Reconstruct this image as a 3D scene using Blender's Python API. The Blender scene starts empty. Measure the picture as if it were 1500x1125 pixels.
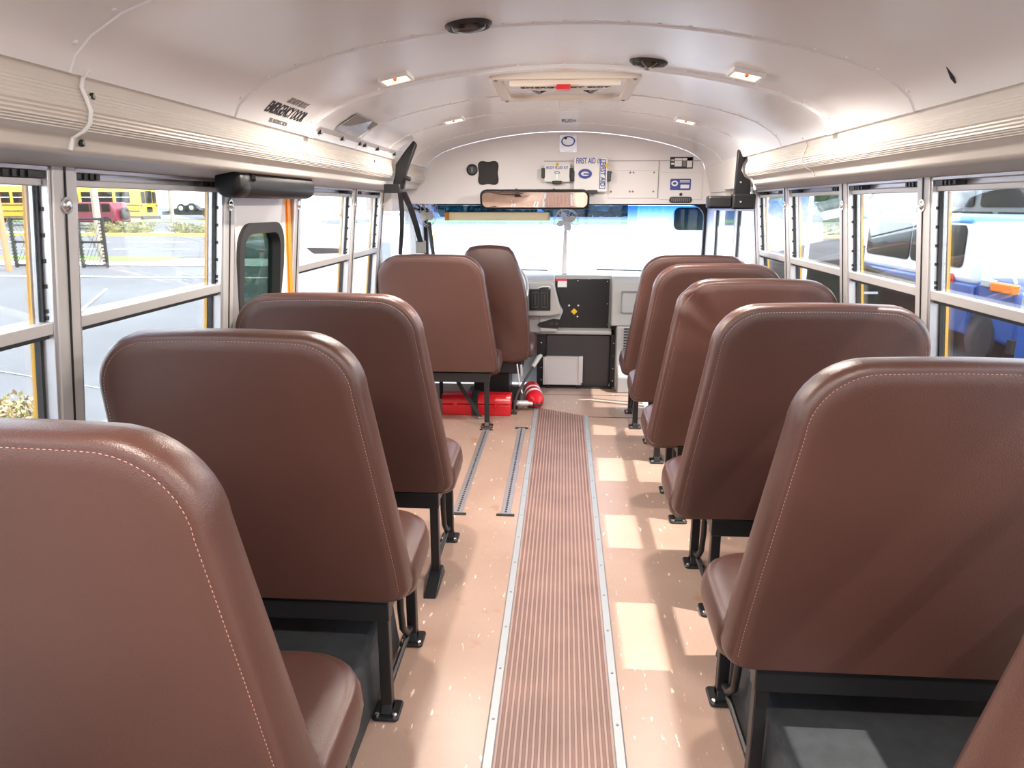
import bpy, bmesh, math, random
from mathutils import Vector, Matrix
PI = math.pi
C = bpy.context.scene.collection
R = random.Random(7)

# ------------------------------------------------------------------ helpers
class MB:
    def __init__(s): s.bm = bmesh.new()
    def box(s, x0, x1, y0, y1, z0, z1, m=None):
        v = [s.bm.verts.new(Vector(p) if m is None else m @ Vector(p)) for p in
             ((x0,y0,z0),(x1,y0,z0),(x1,y1,z0),(x0,y1,z0),(x0,y0,z1),(x1,y0,z1),(x1,y1,z1),(x0,y1,z1))]
        for f in ((0,3,2,1),(4,5,6,7),(0,1,5,4),(1,2,6,5),(2,3,7,6),(3,0,4,7)): s.bm.faces.new([v[i] for i in f])
        return s
    def cbox(s, c, d, rot=None):
        m = Matrix.Translation(Vector(c)) @ (rot.to_4x4() if rot else Matrix())
        return s.box(-d[0]/2, d[0]/2, -d[1]/2, d[1]/2, -d[2]/2, d[2]/2, m)
    def prism(s, pts, axis, a, b, m=None):
        # pts: 2-D polygon; axis 0 -> (y,z), 1 -> (x,z), 2 -> (x,y)
        def P(p, t):
            q = (t,p[0],p[1]) if axis == 0 else (p[0],t,p[1]) if axis == 1 else (p[0],p[1],t)
            q = Vector(q); return q if m is None else m @ q
        A = [s.bm.verts.new(P(p, a)) for p in pts]; B = [s.bm.verts.new(P(p, b)) for p in pts]
        n = len(pts)
        for i in range(n): s.bm.faces.new((A[i], A[(i+1)%n], B[(i+1)%n], B[i]))
        s.bm.faces.new(A[::-1]); s.bm.faces.new(B); return s
    def tube(s, pts, r, n=10, cap=True):
        pts = [Vector(p) for p in pts]; rings = []; prev = None
        for i, p in enumerate(pts):
            t = (pts[min(i+1, len(pts)-1)] - pts[max(i-1, 0)]).normalized()
            if prev is None:
                u = t.cross(Vector((0,0,1)))
                if u.length < 1e-3: u = t.cross(Vector((1,0,0)))
                u.normalize()
            else: u = (prev - t*prev.dot(t)).normalized()
            prev = u; w = t.cross(u); rr = r[i] if isinstance(r, (list, tuple)) else r
            rings.append([s.bm.verts.new(p + (u*math.cos(2*PI*k/n) + w*math.sin(2*PI*k/n))*rr) for k in range(n)])
        for a, b in zip(rings, rings[1:]):
            for k in range(n): s.bm.faces.new((a[k], a[(k+1)%n], b[(k+1)%n], b[k]))
        if cap: s.bm.faces.new(rings[0][::-1]); s.bm.faces.new(rings[-1])
        return s
    def strap(s, pts, w, t=.003, side=(0,1,0)):
        side = Vector(side); pts = [Vector(p) for p in pts]; rings = []
        for i, p in enumerate(pts):
            tt = (pts[min(i+1, len(pts)-1)] - pts[max(i-1, 0)]).normalized()
            u = (side - tt*side.dot(tt)).normalized(); n_ = tt.cross(u)
            rings.append([s.bm.verts.new(p + u*a*w/2 + n_*b*t/2) for a, b in ((-1,-1),(1,-1),(1,1),(-1,1))])
        for a, b in zip(rings, rings[1:]):
            for k in range(4): s.bm.faces.new((a[k], a[(k+1)%4], b[(k+1)%4], b[k]))
        s.bm.faces.new(rings[0][::-1]); s.bm.faces.new(rings[-1]); return s
    def lathe(s, prof, c=(0,0,0), axis=(0,0,1), n=24, cap=True):
        q = Vector((0,0,1)).rotation_difference(Vector(axis).normalized()).to_matrix(); c = Vector(c); rings = []
        for r, h in prof: rings.append([s.bm.verts.new(c + q @ Vector((r*math.cos(2*PI*k/n), r*math.sin(2*PI*k/n), h))) for k in range(n)])
        for a, b in zip(rings, rings[1:]):
            for k in range(n): s.bm.faces.new((a[k], a[(k+1)%n], b[(k+1)%n], b[k]))
        if cap: s.bm.faces.new(rings[0][::-1]); s.bm.faces.new(rings[-1])
        return s
    def rings(s, rs, cap=True):
        V = [[s.bm.verts.new(p) for p in r] for r in rs]; n = len(V[0])
        for a, b in zip(V, V[1:]):
            for k in range(n): s.bm.faces.new((a[k], a[(k+1)%n], b[(k+1)%n], b[k]))
        if cap: s.bm.faces.new(V[0][::-1]); s.bm.faces.new(V[-1])
        return s
    def blob(s, c, r, seed=0, sub=2, amp=.25, sc=(1,1,1)):
        rr = random.Random(seed)
        d = bmesh.ops.create_icosphere(s.bm, subdivisions=sub, radius=1)
        for v in d['verts']:
            k = r*(1 + amp*(rr.random()-.5)*2)
            v.co = Vector((v.co.x*k*sc[0]+c[0], v.co.y*k*sc[1]+c[1], v.co.z*k*sc[2]+c[2]))
        return s
    def leaves(s, x0, x1, y0, y1, z0, z1, n, size, seed=1):
        rr = random.Random(seed)
        for i in range(n):
            p = Vector((rr.uniform(x0,x1), rr.uniform(y0,y1), z0+(z1-z0)*rr.random()**.7))
            a = Vector((rr.uniform(-1,1), rr.uniform(-1,1), rr.uniform(-.4,1))).normalized()
            b = a.cross(Vector((rr.uniform(-1,1), rr.uniform(-1,1), rr.uniform(-1,1)))).normalized()
            L = size*rr.uniform(.6,1.3)
            vs = [s.bm.verts.new(p+q) for q in (a*0, a*L*.5+b*L*.28, a*L, a*L*.5-b*L*.28)]
            s.bm.faces.new(vs)
        return s
    def build(s, name, mat, parent=None, bevel=0, smooth=False, angle=40, seg=2):
        me = bpy.data.meshes.new(name)
        bmesh.ops.recalc_face_normals(s.bm, faces=s.bm.faces); s.bm.to_mesh(me); s.bm.free()
        me.materials.append(mat); o = bpy.data.objects.new(name, me); C.objects.link(o)
        if parent: o.parent = parent
        if bevel:
            b = o.modifiers.new('bevel', 'BEVEL'); b.width = bevel; b.segments = seg; b.limit_method = 'ANGLE'; b.angle_limit = math.radians(35); b.harden_normals = False
        if smooth or bevel:
            for p in me.polygons: p.use_smooth = True
            me.set_sharp_from_angle(angle=math.radians(angle))
        return o

def tag(o, label=None, cat=None, group=None, kind=None):
    if label: o['label'] = label
    if cat: o['category'] = cat
    if group: o['group'] = group
    if kind: o['kind'] = kind
    return o
def empty(name, loc=(0,0,0), label=None, cat=None, group=None, kind=None, rz=0):
    o = bpy.data.objects.new(name, None); C.objects.link(o); o.location = loc; o.rotation_euler = (0,0,rz); o.empty_display_size = .1
    return tag(o, label, cat, group, kind)
def struct(name, mb, mat, parent=None, **k):
    o = mb.build(name, mat, parent, **k)
    o['kind'] = 'structure'; return o
def kids(o): return [c for c in bpy.data.objects if c.parent == o]
def copy_tree(o, parent=None):
    ch = kids(o); c = o.copy(); C.objects.link(c)
    if parent: c.parent = parent
    for x in ch: copy_tree(x, c)
    return c
def text(body, mat, size, loc, rot, parent, name='lettering', ext=.0006, sx=1, align='CENTER'):
    cu = bpy.data.curves.new(name, 'FONT'); cu.body = body; cu.size = size; cu.extrude = ext; cu.offset = size*.018
    cu.align_x = align; cu.align_y = 'CENTER'; cu.materials.append(mat)
    tmp = bpy.data.objects.new('tmp_text', cu); C.objects.link(tmp)
    dg = bpy.context.evaluated_depsgraph_get(); dg.update(); me = bpy.data.meshes.new_from_object(tmp.evaluated_get(dg)); me.name = name
    bpy.data.objects.remove(tmp); bpy.data.curves.remove(cu)
    if not me.materials: me.materials.append(mat)
    o = bpy.data.objects.new(name, me); C.objects.link(o); o.location = loc
    o.rotation_euler = rot if not isinstance(rot, Matrix) else rot.to_euler(); o.scale = (sx,1,1)
    if parent: o.parent = parent
    return o
def rrect(x0, x1, z0, z1, r, n=5):
    P = []
    for cx, cz, a0 in ((x1-r, z0+r, -90), (x1-r, z1-r, 0), (x0+r, z1-r, 90), (x0+r, z0+r, 180)):
        for k in range(n+1):
            a = math.radians(a0 + 90*k/n); P.append((cx + r*math.cos(a), cz + r*math.sin(a)))
    return P
def frame2(mb, outer, inner, axis, a, b):
    # ring between two outlines with the same number of points
    def P(p, t): return (t,p[0],p[1]) if axis == 0 else (p[0],t,p[1]) if axis == 1 else (p[0],p[1],t)
    n = len(outer)
    V = [[mb.bm.verts.new(P(p, t)) for p in L] for L, t in ((outer,a),(outer,b),(inner,b),(inner,a))]
    for i in range(4):
        A, B = V[i], V[(i+1)%4]
        for k in range(n): mb.bm.faces.new((A[k], A[(k+1)%n], B[(k+1)%n], B[k]))
    return mb

# ------------------------------------------------------------------ materials
def pmat(name, col, rough=.5, metal=0, bump=0, bscale=200, var=0, vscale=8, col2=None, coat=0, spec=.5, trans=0, ior=1.45, emit=0):
    m = bpy.data.materials.new(name); m.use_nodes = True; nt = m.node_tree; b = nt.nodes['Principled BSDF']
    b.inputs['Base Color'].default_value = (*col, 1); b.inputs['Roughness'].default_value = rough; b.inputs['Metallic'].default_value = metal
    b.inputs['Specular IOR Level'].default_value = spec
    if coat: b.inputs['Coat Weight'].default_value = coat; b.inputs['Coat Roughness'].default_value = .15
    if trans: b.inputs['Transmission Weight'].default_value = trans
    if emit: b.inputs['Emission Color'].default_value = (*col,1); b.inputs['Emission Strength'].default_value = emit
    tc = nt.nodes.new('ShaderNodeTexCoord')
    if var:
        n = nt.nodes.new('ShaderNodeTexNoise'); n.inputs['Scale'].default_value = vscale; n.inputs['Detail'].default_value = 5
        nt.links.new(tc.outputs['Object'], n.inputs['Vector'])
        r = nt.nodes.new('ShaderNodeValToRGB'); e = r.color_ramp.elements
        e[0].position = .35; e[1].position = .65
        c2 = col2 or tuple(c*(1-var) for c in col)
        e[0].color = (*c2,1); e[1].color = (*col,1)
        nt.links.new(n.outputs['Fac'], r.inputs['Fac']); nt.links.new(r.outputs['Color'], b.inputs['Base Color'])
    if bump:
        n = nt.nodes.new('ShaderNodeTexNoise'); n.inputs['Scale'].default_value = bscale; n.inputs['Detail'].default_value = 3
        nt.links.new(tc.outputs['Object'], n.inputs['Vector'])
        bp = nt.nodes.new('ShaderNodeBump'); bp.inputs['Strength'].default_value = bump; bp.inputs['Distance'].default_value = .002
        nt.links.new(n.outputs['Fac'], bp.inputs['Height']); nt.links.new(bp.outputs['Normal'], b.inputs['Normal'])
    return m
def glassmat(name, tint=(1,1,1), gloss=.06, rough=.02, dirt=0):
    m = bpy.data.materials.new(name); m.use_nodes = True; nt = m.node_tree; nt.nodes.clear()
    o = nt.nodes.new('ShaderNodeOutputMaterial'); t = nt.nodes.new('ShaderNodeBsdfTransparent'); g = nt.nodes.new('ShaderNodeBsdfGlossy')
    t.inputs['Color'].default_value = (*tint,1); g.inputs['Roughness'].default_value = rough
    mx = nt.nodes.new('ShaderNodeMixShader'); fr = nt.nodes.new('ShaderNodeFresnel'); fr.inputs['IOR'].default_value = 1.45
    ml = nt.nodes.new('ShaderNodeMath'); ml.operation = 'MULTIPLY'; ml.inputs[1].default_value = gloss/.04*.6
    nt.links.new(fr.outputs[0], ml.inputs[0]); nt.links.new(ml.outputs[0], mx.inputs[0]); nt.links.new(t.outputs[0], mx.inputs[1]); nt.links.new(g.outputs[0], mx.inputs[2])
    out = mx
    if dirt:
        d = nt.nodes.new('ShaderNodeBsdfDiffuse'); d.inputs['Color'].default_value = (.8,.8,.78,1)
        n = nt.nodes.new('ShaderNodeTexNoise'); n.inputs['Scale'].default_value = 3; n.inputs['Detail'].default_value = 6
        tc = nt.nodes.new('ShaderNodeTexCoord'); mp = nt.nodes.new('ShaderNodeMapping'); mp.inputs['Scale'].default_value = (1,1.5,.4); mp.inputs['Rotation'].default_value = (.3,0,0)
        nt.links.new(tc.outputs['Object'], mp.inputs['Vector']); nt.links.new(mp.outputs[0], n.inputs['Vector'])
        m2 = nt.nodes.new('ShaderNodeMath'); m2.operation = 'MULTIPLY'; m2.inputs[1].default_value = dirt; nt.links.new(n.outputs['Fac'], m2.inputs[0])
        mx2 = nt.nodes.new('ShaderNodeMixShader'); nt.links.new(m2.outputs[0], mx2.inputs[0]); nt.links.new(mx.outputs[0], mx2.inputs[1]); nt.links.new(d.outputs[0], mx2.inputs[2]); out = mx2
    nt.links.new(out.outputs[0], o.inputs['Surface']); return m

M = {}
M['vinyl'] = pmat('brown_vinyl', (.084,.035,.026), .33, bump=.35, bscale=420, var=.12, vscale=3, spec=.55)
M['stitch'] = pmat('stitching_thread', (.42,.2,.16), .6)
M['black'] = pmat('black_paint', (.012,.012,.013), .38, spec=.5)
M['blackpad'] = pmat('black_pad_vinyl', (.010,.010,.011), .42, spec=.3, bump=.2, bscale=120)
M['rubber'] = pmat('black_rubber', (.02,.018,.018), .6)
M['well'] = pmat('wheel_housing_rubber', (.045,.048,.052), .65, bump=.3, bscale=300, var=.3, vscale=20)
M['ceil'] = pmat('painted_ceiling_steel', (.80,.80,.815), .21, bump=.05, bscale=30, spec=.5, var=.04, vscale=2)
M['ceilfront'] = pmat('painted_front_ceiling', (.78,.75,.71), .35, spec=.5)
M['wall'] = pmat('wall_white_enamel', (.78,.755,.76), .35, var=.04, vscale=3)
M['cove'] = pmat('ribbed_cove_vinyl', (.60,.56,.51), .38, var=.05, vscale=3)
M['alu'] = pmat('aluminium', (.62,.60,.62), .32, metal=.75, bump=.05, bscale=60)
M['strip'] = pmat('dull_floor_strip', (.36,.38,.40), .45, metal=.3)
M['alum2'] = pmat('brushed_frame', (.56,.54,.53), .4, metal=.45)
M['steel'] = pmat('chrome_screw', (.7,.68,.64), .25, metal=1)
M['header'] = pmat('window_header_grey', (.52,.50,.48), .45)
M['yellowpaint'] = pmat('bus_yellow_paint', (.85,.42,.02), .35, coat=.4)
M['orange'] = pmat('orange_jamb', (.85,.28,.02), .45)
M['dash'] = pmat('dash_plastic_grey', (.40,.385,.37), .5, bump=.1, bscale=300)
M['dashdark'] = pmat('engine_cover_charcoal', (.032,.027,.028), .42, bump=.3, bscale=200)
M['panelblack'] = pmat('instrument_black', (.008,.008,.009), .25)
M['silver'] = pmat('aluminium_case', (.58,.57,.58), .35, metal=.5)
M['red'] = pmat('red_plastic', (.62,.01,.018), .3, coat=.3)
M['redlabel'] = pmat('red_print', (.7,.02,.05), .5)
M['white'] = pmat('white_label', (.82,.82,.82), .4)
M['whiteplastic'] = pmat('cream_plastic', (.78,.72,.64), .4)
M['blue'] = pmat('blue_print', (.03,.06,.32), .45)
M['ink'] = pmat('black_ink', (.03,.03,.035), .6)
M['greyink'] = pmat('faded_ink', (.22,.21,.2), .6)
M['yellow'] = pmat('yellow_knob', (.8,.5,.02), .4)
M['mirror'] = pmat('mirror_surface', (.85,.85,.85), .02, metal=1)
M['foil'] = pmat('foil_sticker', (.75,.74,.78), .22, metal=.9, bump=.6, bscale=25)
M['lamp'] = pmat('lamp_lens', (1,.78,.58), .4, emit=2.2)
M['visor'] = pmat('amber_visor', (.9,.55,.3), .35, trans=0)
def translucent(name, col):
    m = bpy.data.materials.new(name); m.use_nodes = True; nt = m.node_tree; nt.nodes.clear()
    o = nt.nodes.new('ShaderNodeOutputMaterial'); a = nt.nodes.new('ShaderNodeBsdfTranslucent'); b = nt.nodes.new('ShaderNodeBsdfDiffuse'); x = nt.nodes.new('ShaderNodeMixShader'); x.inputs[0].default_value = .25
    a.inputs['Color'].default_value = (*col,1); b.inputs['Color'].default_value = (*col,1)
    nt.links.new(a.outputs[0], x.inputs[1]); nt.links.new(b.outputs[0], x.inputs[2]); nt.links.new(x.outputs[0], o.inputs['Surface']); return m
M['visor'] = translucent('amber_visor', (1,.86,.62))
M['glass'] = glassmat('window_glass', (.97,.98,.97), .03, dirt=.006)
M['glassdoor'] = glassmat('green_tint_glass', (.42,.52,.46), .05)
M['tint'] = glassmat('blue_sun_band', (.10,.36,.85), .03)
def tintband():
    m = glassmat('blue_sun_band', (1,1,1), .03); nt = m.node_tree
    tr = [n for n in nt.nodes if n.type == 'BSDF_TRANSPARENT'][0]; tc = nt.nodes.new('ShaderNodeTexCoord'); sp = nt.nodes.new('ShaderNodeSeparateXYZ')
    rp = nt.nodes.new('ShaderNodeValToRGB'); e = rp.color_ramp.elements; e[0].position = .337; e[0].color = (1,1,1,1); e[1].position = .53; e[1].color = (.11,.36,.78,1)
    nt.links.new(tc.outputs['Object'], sp.inputs[0]); nt.links.new(sp.outputs['Z'], rp.inputs['Fac']); nt.links.new(rp.outputs['Color'], tr.inputs['Color']); return m
M['tint'] = tintband()
M['wshield'] = glassmat('windshield_glass', (.97,.98,.98), .03)
M['cardark'] = pmat('dark_tinted_window', (.012,.018,.014), .35, spec=.04)
M['clear'] = pmat('clear_cage_plastic', (.75,.7,.66), .3)
M['belt'] = pmat('grey_belt_webbing', (.035,.03,.03), .7)
M['tire'] = pmat('tyre_rubber', (.02,.02,.02), .8)
M['whitecar'] = pmat('white_car_paint', (.85,.86,.88), .25, coat=.5)
M['bluecar'] = pmat('blue_car_paint', (.018,.075,.27), .3, coat=.2)
M['redcar'] = pmat('maroon_car_paint', (.17,.012,.028), .35, coat=.2)
M['darkcar'] = pmat('dark_car_paint', (.008,.007,.005), .5, spec=.12)
M['greycar'] = pmat('grey_truck_paint', (.11,.125,.125), .4)
M['busyellow'] = pmat('school_bus_yellow', (.88,.5,.02), .4, coat=.3)
M['lampamber'] = pmat('amber_signal', (.9,.2,.01), .3)
M['leaf'] = pmat('leaf_green', (.12,.19,.05), .6, var=.6, vscale=9, col2=(.28,.2,.1))
M['tree'] = pmat('dark_foliage', (.05,.085,.035), .8, var=.5, vscale=1.5)
M['grass'] = pmat('grass_verge', (.2,.34,.06), .9, var=.3, vscale=3)
M['concrete'] = pmat('pale_concrete', (.62,.6,.56), .85, var=.12, vscale=2)
M['roadmat'] = pmat('road_asphalt', (.13,.13,.13), .9, var=.15, vscale=.6)
M['paint'] = pmat('road_paint_white', (.8,.8,.78), .7)
M['curbyellow'] = pmat('curb_paint_yellow', (.75,.5,.12), .7)
M['wood'] = pmat('utility_pole_wood', (.42,.36,.28), .85, var=.2, vscale=4)
M['orangepole'] = pmat('orange_pole_paint', (.75,.25,.12), .6)
M['store'] = pmat('store_wall', (.05,.06,.2), .6)

def floor_material():
    m = pmat('worn_tan_floor', (.48,.34,.27), .33); nt = m.node_tree; b = nt.nodes['Principled BSDF']; L = nt.links.new
    tc = nt.nodes.new('ShaderNodeTexCoord')
    def noise(sc, mapping=None, det=5):
        n = nt.nodes.new('ShaderNodeTexNoise'); n.inputs['Scale'].default_value = sc; n.inputs['Detail'].default_value = det
        if mapping:
            mp = nt.nodes.new('ShaderNodeMapping'); mp.inputs['Scale'].default_value = mapping; L(tc.outputs['Object'], mp.inputs['Vector']); L(mp.outputs[0], n.inputs['Vector'])
        else: L(tc.outputs['Object'], n.inputs['Vector'])
        return n
    def ramp(n, p0, p1, c0, c1):
        r = nt.nodes.new('ShaderNodeValToRGB'); e = r.color_ramp.elements; e[0].position = p0; e[1].position = p1; e[0].color = (*c0,1); e[1].color = (*c1,1); L(n.outputs['Fac'], r.inputs['Fac']); return r
    def mix(a, bcol, fac, mode='MIX'):
        x = nt.nodes.new('ShaderNodeMix'); x.data_type = 'RGBA'; x.blend_type = mode
        if isinstance(fac, float): x.inputs['Factor'].default_value = fac
        else: L(fac, x.inputs['Factor'])
        L(a, x.inputs['A'])
        if isinstance(bcol, tuple): x.inputs['B'].default_value = (*bcol,1)
        else: L(bcol, x.inputs['B'])
        return x.outputs['Result']
    base = ramp(noise(2.2), .3, .7, (.36,.235,.18), (.425,.295,.232))
    flecks = ramp(noise(16, (3.5,.8,1), 6), .655, .69, (0,0,0), (1,1,1))
    c = mix(base.outputs['Color'], (.78,.62,.52), flecks.outputs['Color'])
    worn = ramp(noise(4.5, (1,1.3,1), 4), .655, .70, (0,0,0), (.55,.55,.55))
    c = mix(c, (.36,.17,.08), worn.outputs['Color'])
    fine = ramp(noise(60, (4,.6,1), 3), .3, .7, (.9,.9,.9), (1,1,1))
    c = mix(c, fine.outputs['Color'], .6, 'MULTIPLY')
    L(c, b.inputs['Base Color'])
    return m
M['floor'] = floor_material()
M['mat'] = pmat('ribbed_runner_rubber', (.21,.115,.095), .5, var=.25, vscale=5)
M['matlight'] = pmat('ribbed_runner_worn', (.36,.235,.195), .5, var=.15, vscale=5)
def asphalt():
    m = pmat('parking_asphalt', (.14,.14,.14), .9, var=.2, vscale=.35, bump=.4, bscale=30); return m
M['asphalt'] = asphalt(); M['darkasphalt'] = pmat('dark_asphalt', (.045,.043,.042), .8, var=.35, vscale=.4, bump=.4, bscale=30)  # darker asphalt tone for the lot and street at right

# ------------------------------------------------------------------ interior shell
CEIL = [(0,1.85),(.1,1.848),(.2,1.843),(.3,1.833),(.4,1.82),(.5,1.803),(.6,1.782),(.7,1.756),(.78,1.727),(.84,1.692),(.875,1.66),(.89,1.63)]
CEIL = [(-x,z) for x,z in CEIL[:0:-1]] + CEIL
def ceil_z(x):
    x = abs(x)
    pts = CEIL[len(CEIL)//2:]
    for (a,za),(b,zb) in zip(pts, pts[1:]):
        if a <= x <= b: return za + (zb-za)*(x-a)/(b-a)
    return pts[-1][1]
def ceil_n(x):
    dz = (ceil_z(min(x+.01,.889)) - ceil_z(max(x-.01,-.889)))/(min(x+.01,.889)-max(x-.01,-.889))
    return Vector((dz,0,-1)).normalized()          # pointing down into the cabin
YB, YF = -1.05, 4.85
mb = MB(); mb.prism([(x,z) for x,z in CEIL] + [(1.2,1.63),(1.2,1.75),(.9,1.95),(0,2.02),(-.9,1.95),(-1.2,1.75),(-1.2,1.63)], 1, YB, YF)
ceiling = struct('ceiling', mb, M['ceil'], smooth=True, angle=25)

def seam(y, w, h, rivets, name='ceiling_seam'):
    mb = MB()
    pts = [(x,z) for x,z in CEIL]
    rs = []
    for x, z in pts:
        n = ceil_n(max(-.885, min(.885, x)))
        p = Vector((x, y, z))
        rs.append([p - n*.004 + Vector((0,-w/2,0)), p + n*h + Vector((0,-w/2+.003,0)), p + n*h + Vector((0,w/2-.003,0)), p - n*.004 + Vector((0,w/2,0))])
    mb.rings(rs)
    for k in range(-11, 12) if rivets else []:
        x = k*.078; n = ceil_n(x); p = Vector((x, y-w/2-.018, ceil_z(x)))
        mb.lathe([(.006,-.002),(.006,.001),(.003,.003)], p, n, n=8)
    o = mb.build(name, M['ceil'], ceiling, smooth=True, angle=30)
for y, w, h in ((-.1,.02,.003),(.62,.02,.003),(1.35,.02,.003),(2.03,.028,.004),(2.6,.045,.012),(3.19,.02,.003),(3.72,.02,.003),(4.35,.02,.003)):
    seam(y, w, h, True)

# cove rails along both sides
COVE = [(.885,1.640),(.900,1.628),(.905,1.612),(.898,1.592),(.892,1.570),(.897,1.548),(.910,1.535),(.936,1.522),(.943,1.500)]
def cove(side, y0, y1, name):
    pts = [(.93,1.66)]
    # smooth + ribs on the bulge
    for i, (a, b) in enumerate(zip(COVE, COVE[1:])):
        N = 6
        for k in range(N):
            t = k/N; x = a[0]+(b[0]-a[0])*t; z = a[1]+(b[1]-a[1])*t
            if 2 <= i <= 5: x += .0019*(1 if k%2 else 0)
            pts.append((x, z))
    pts += [COVE[-1], (.96,1.492)]
    pts = [(side*x, z) for x, z in pts + [(.99,1.50),(.99,1.66)]]
    mb = MB(); mb.prism(pts, 1, y0, y1)
    return struct(name, mb, M['cove'], smooth=True, angle=50)
trimL = cove(-1, YB, 4.80, 'trim_1'); trimR = cove(1, YB, 3.80, 'trim_2')
tag(trimL, 'ribbed beige cove rail above the left windows'); tag(trimR, 'ribbed beige cove rail above the right windows')
# joint bead + screws where two lengths of the left cove meet
mb = MB(); mb.tube([(-(x-.003), 1.39, z) for x, z in COVE], .004, n=8); mb.build('joint_bead', M['white'], trimL, smooth=True)
for yy, xx, zz in ((1.42,.905,1.60),(1.42,.938,1.515),(3.55,.905,1.60)):
    mb = MB(); mb.lathe([(.007,-.004),(.007,.002),(.004,.004)], (-xx+.003, yy, zz), (1,0,0), n=10); mb.build('screw', M['black'], trimL)
for yy in (.6, 2.9):
    mb = MB(); mb.tube([((x-.003), yy, z) for x, z in COVE], .0025, n=8); mb.build('joint_bead', M['cove'], trimR, smooth=True)
# long thin dark gap rail between ceiling and left cove, ahead of the heavy seam
mb = MB(); mb.prism([(-.874,1.655),(-.862,1.668),(-.880,1.674),(-.895,1.655)], 1, 2.63, 4.2)
rl = struct('trim_3', mb, M['alum2']); tag(rl, 'narrow metal rail where the left cove meets the ceiling')
for yy in (2.68,2.95,3.2,3.28,3.5,3.85):
    mb = MB(); mb.box(-.884,-.868,yy,yy+.018,1.645,1.662); mb.build('clip', M['black'], rl)

def wx(z): return 1.12 + (1.133 - z)*.11       # inner wall plane (leans in at the top)
def wall(side, y0, y1, name, upper=True, ylow=None):
    mb = MB(); s = side
    # soffit and header above the windows
    mb.prism([(s*.95,1.50),(s*1.075,1.478),(s*1.2,1.478),(s*1.2,1.70),(s*.95,1.70)], 1, y0, y1)
    yl = ylow if ylow else y1
    mb.prism([(s*wx(.80),.80),(s*1.15,.70),(s*1.15,-.05),(s*1.2,-.05),(s*1.2,.80)], 1, y0, yl)
    return struct(name, mb, M['header'])
WL = wall(-1, YB, 4.85, 'wall_left', ylow=2.41); WR = wall(1, YB, 4.85, 'wall_right', ylow=4.40)
# the left wall goes on below the windows ahead of the emergency door
mb = MB(); s = -1
mb.prism([(s*wx(.80),.80),(s*1.15,.70),(s*1.15,-.05),(s*1.2,-.05),(s*1.2,.80)], 1, 2.96, 5.95)
mb.build('lower_panel', M['wall'], WL)
mb = MB()
mb.box(-1.2,-1.04,4.47,5.95,1.36,1.70); mb.build('upper_panel', M['wall'], WL)

def wall_m(side):
    return None
def wbox(mb, s, y0, y1, z0, z1, d0, d1):
    # box lying in the leaning wall plane; d = distance outwards from the inner face
    P = []
    for z in (z0, z1):
        for d in (d0, d1):
            for y in (y0, y1): P.append((s*(wx(z)+d), y, z))
    v = [mb.bm.verts.new(p) for p in P]
    for f in ((0,1,3,2),(4,6,7,5),(0,4,5,1),(2,3,7,6),(0,2,6,4),(1,5,7,3)): mb.bm.faces.new([v[i] for i in f])
    return mb
def post(s, y, parent, wide=.038):
    mb = MB(); wbox(mb, s, y-wide, y+wide, .78, 1.482, -.004, .055)
    o = mb.build('window_post', M['alum2'], parent, bevel=.003)
    mb = MB(); wbox(mb, s, y-.002, y+.002, .80, 1.478, -.007, 0); mb.build('seam_line', M['black'], o)
    q = Vector((-s,0,-.11)).normalized()
    mb = MB(); mb.lathe([(.013,0),(.013,.003),(.009,.007),(.004,.008)], (s*(wx(1.397)-.004), y+.003, 1.397), q, n=16); mb.lathe([(.0185,-.001),(.0185,.003)], (s*(wx(1.397)-.004), y+.003, 1.397), q, n=20)
    mb.build('bolt', M['steel'], o, smooth=True)
    return o
wn = [0]
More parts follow.
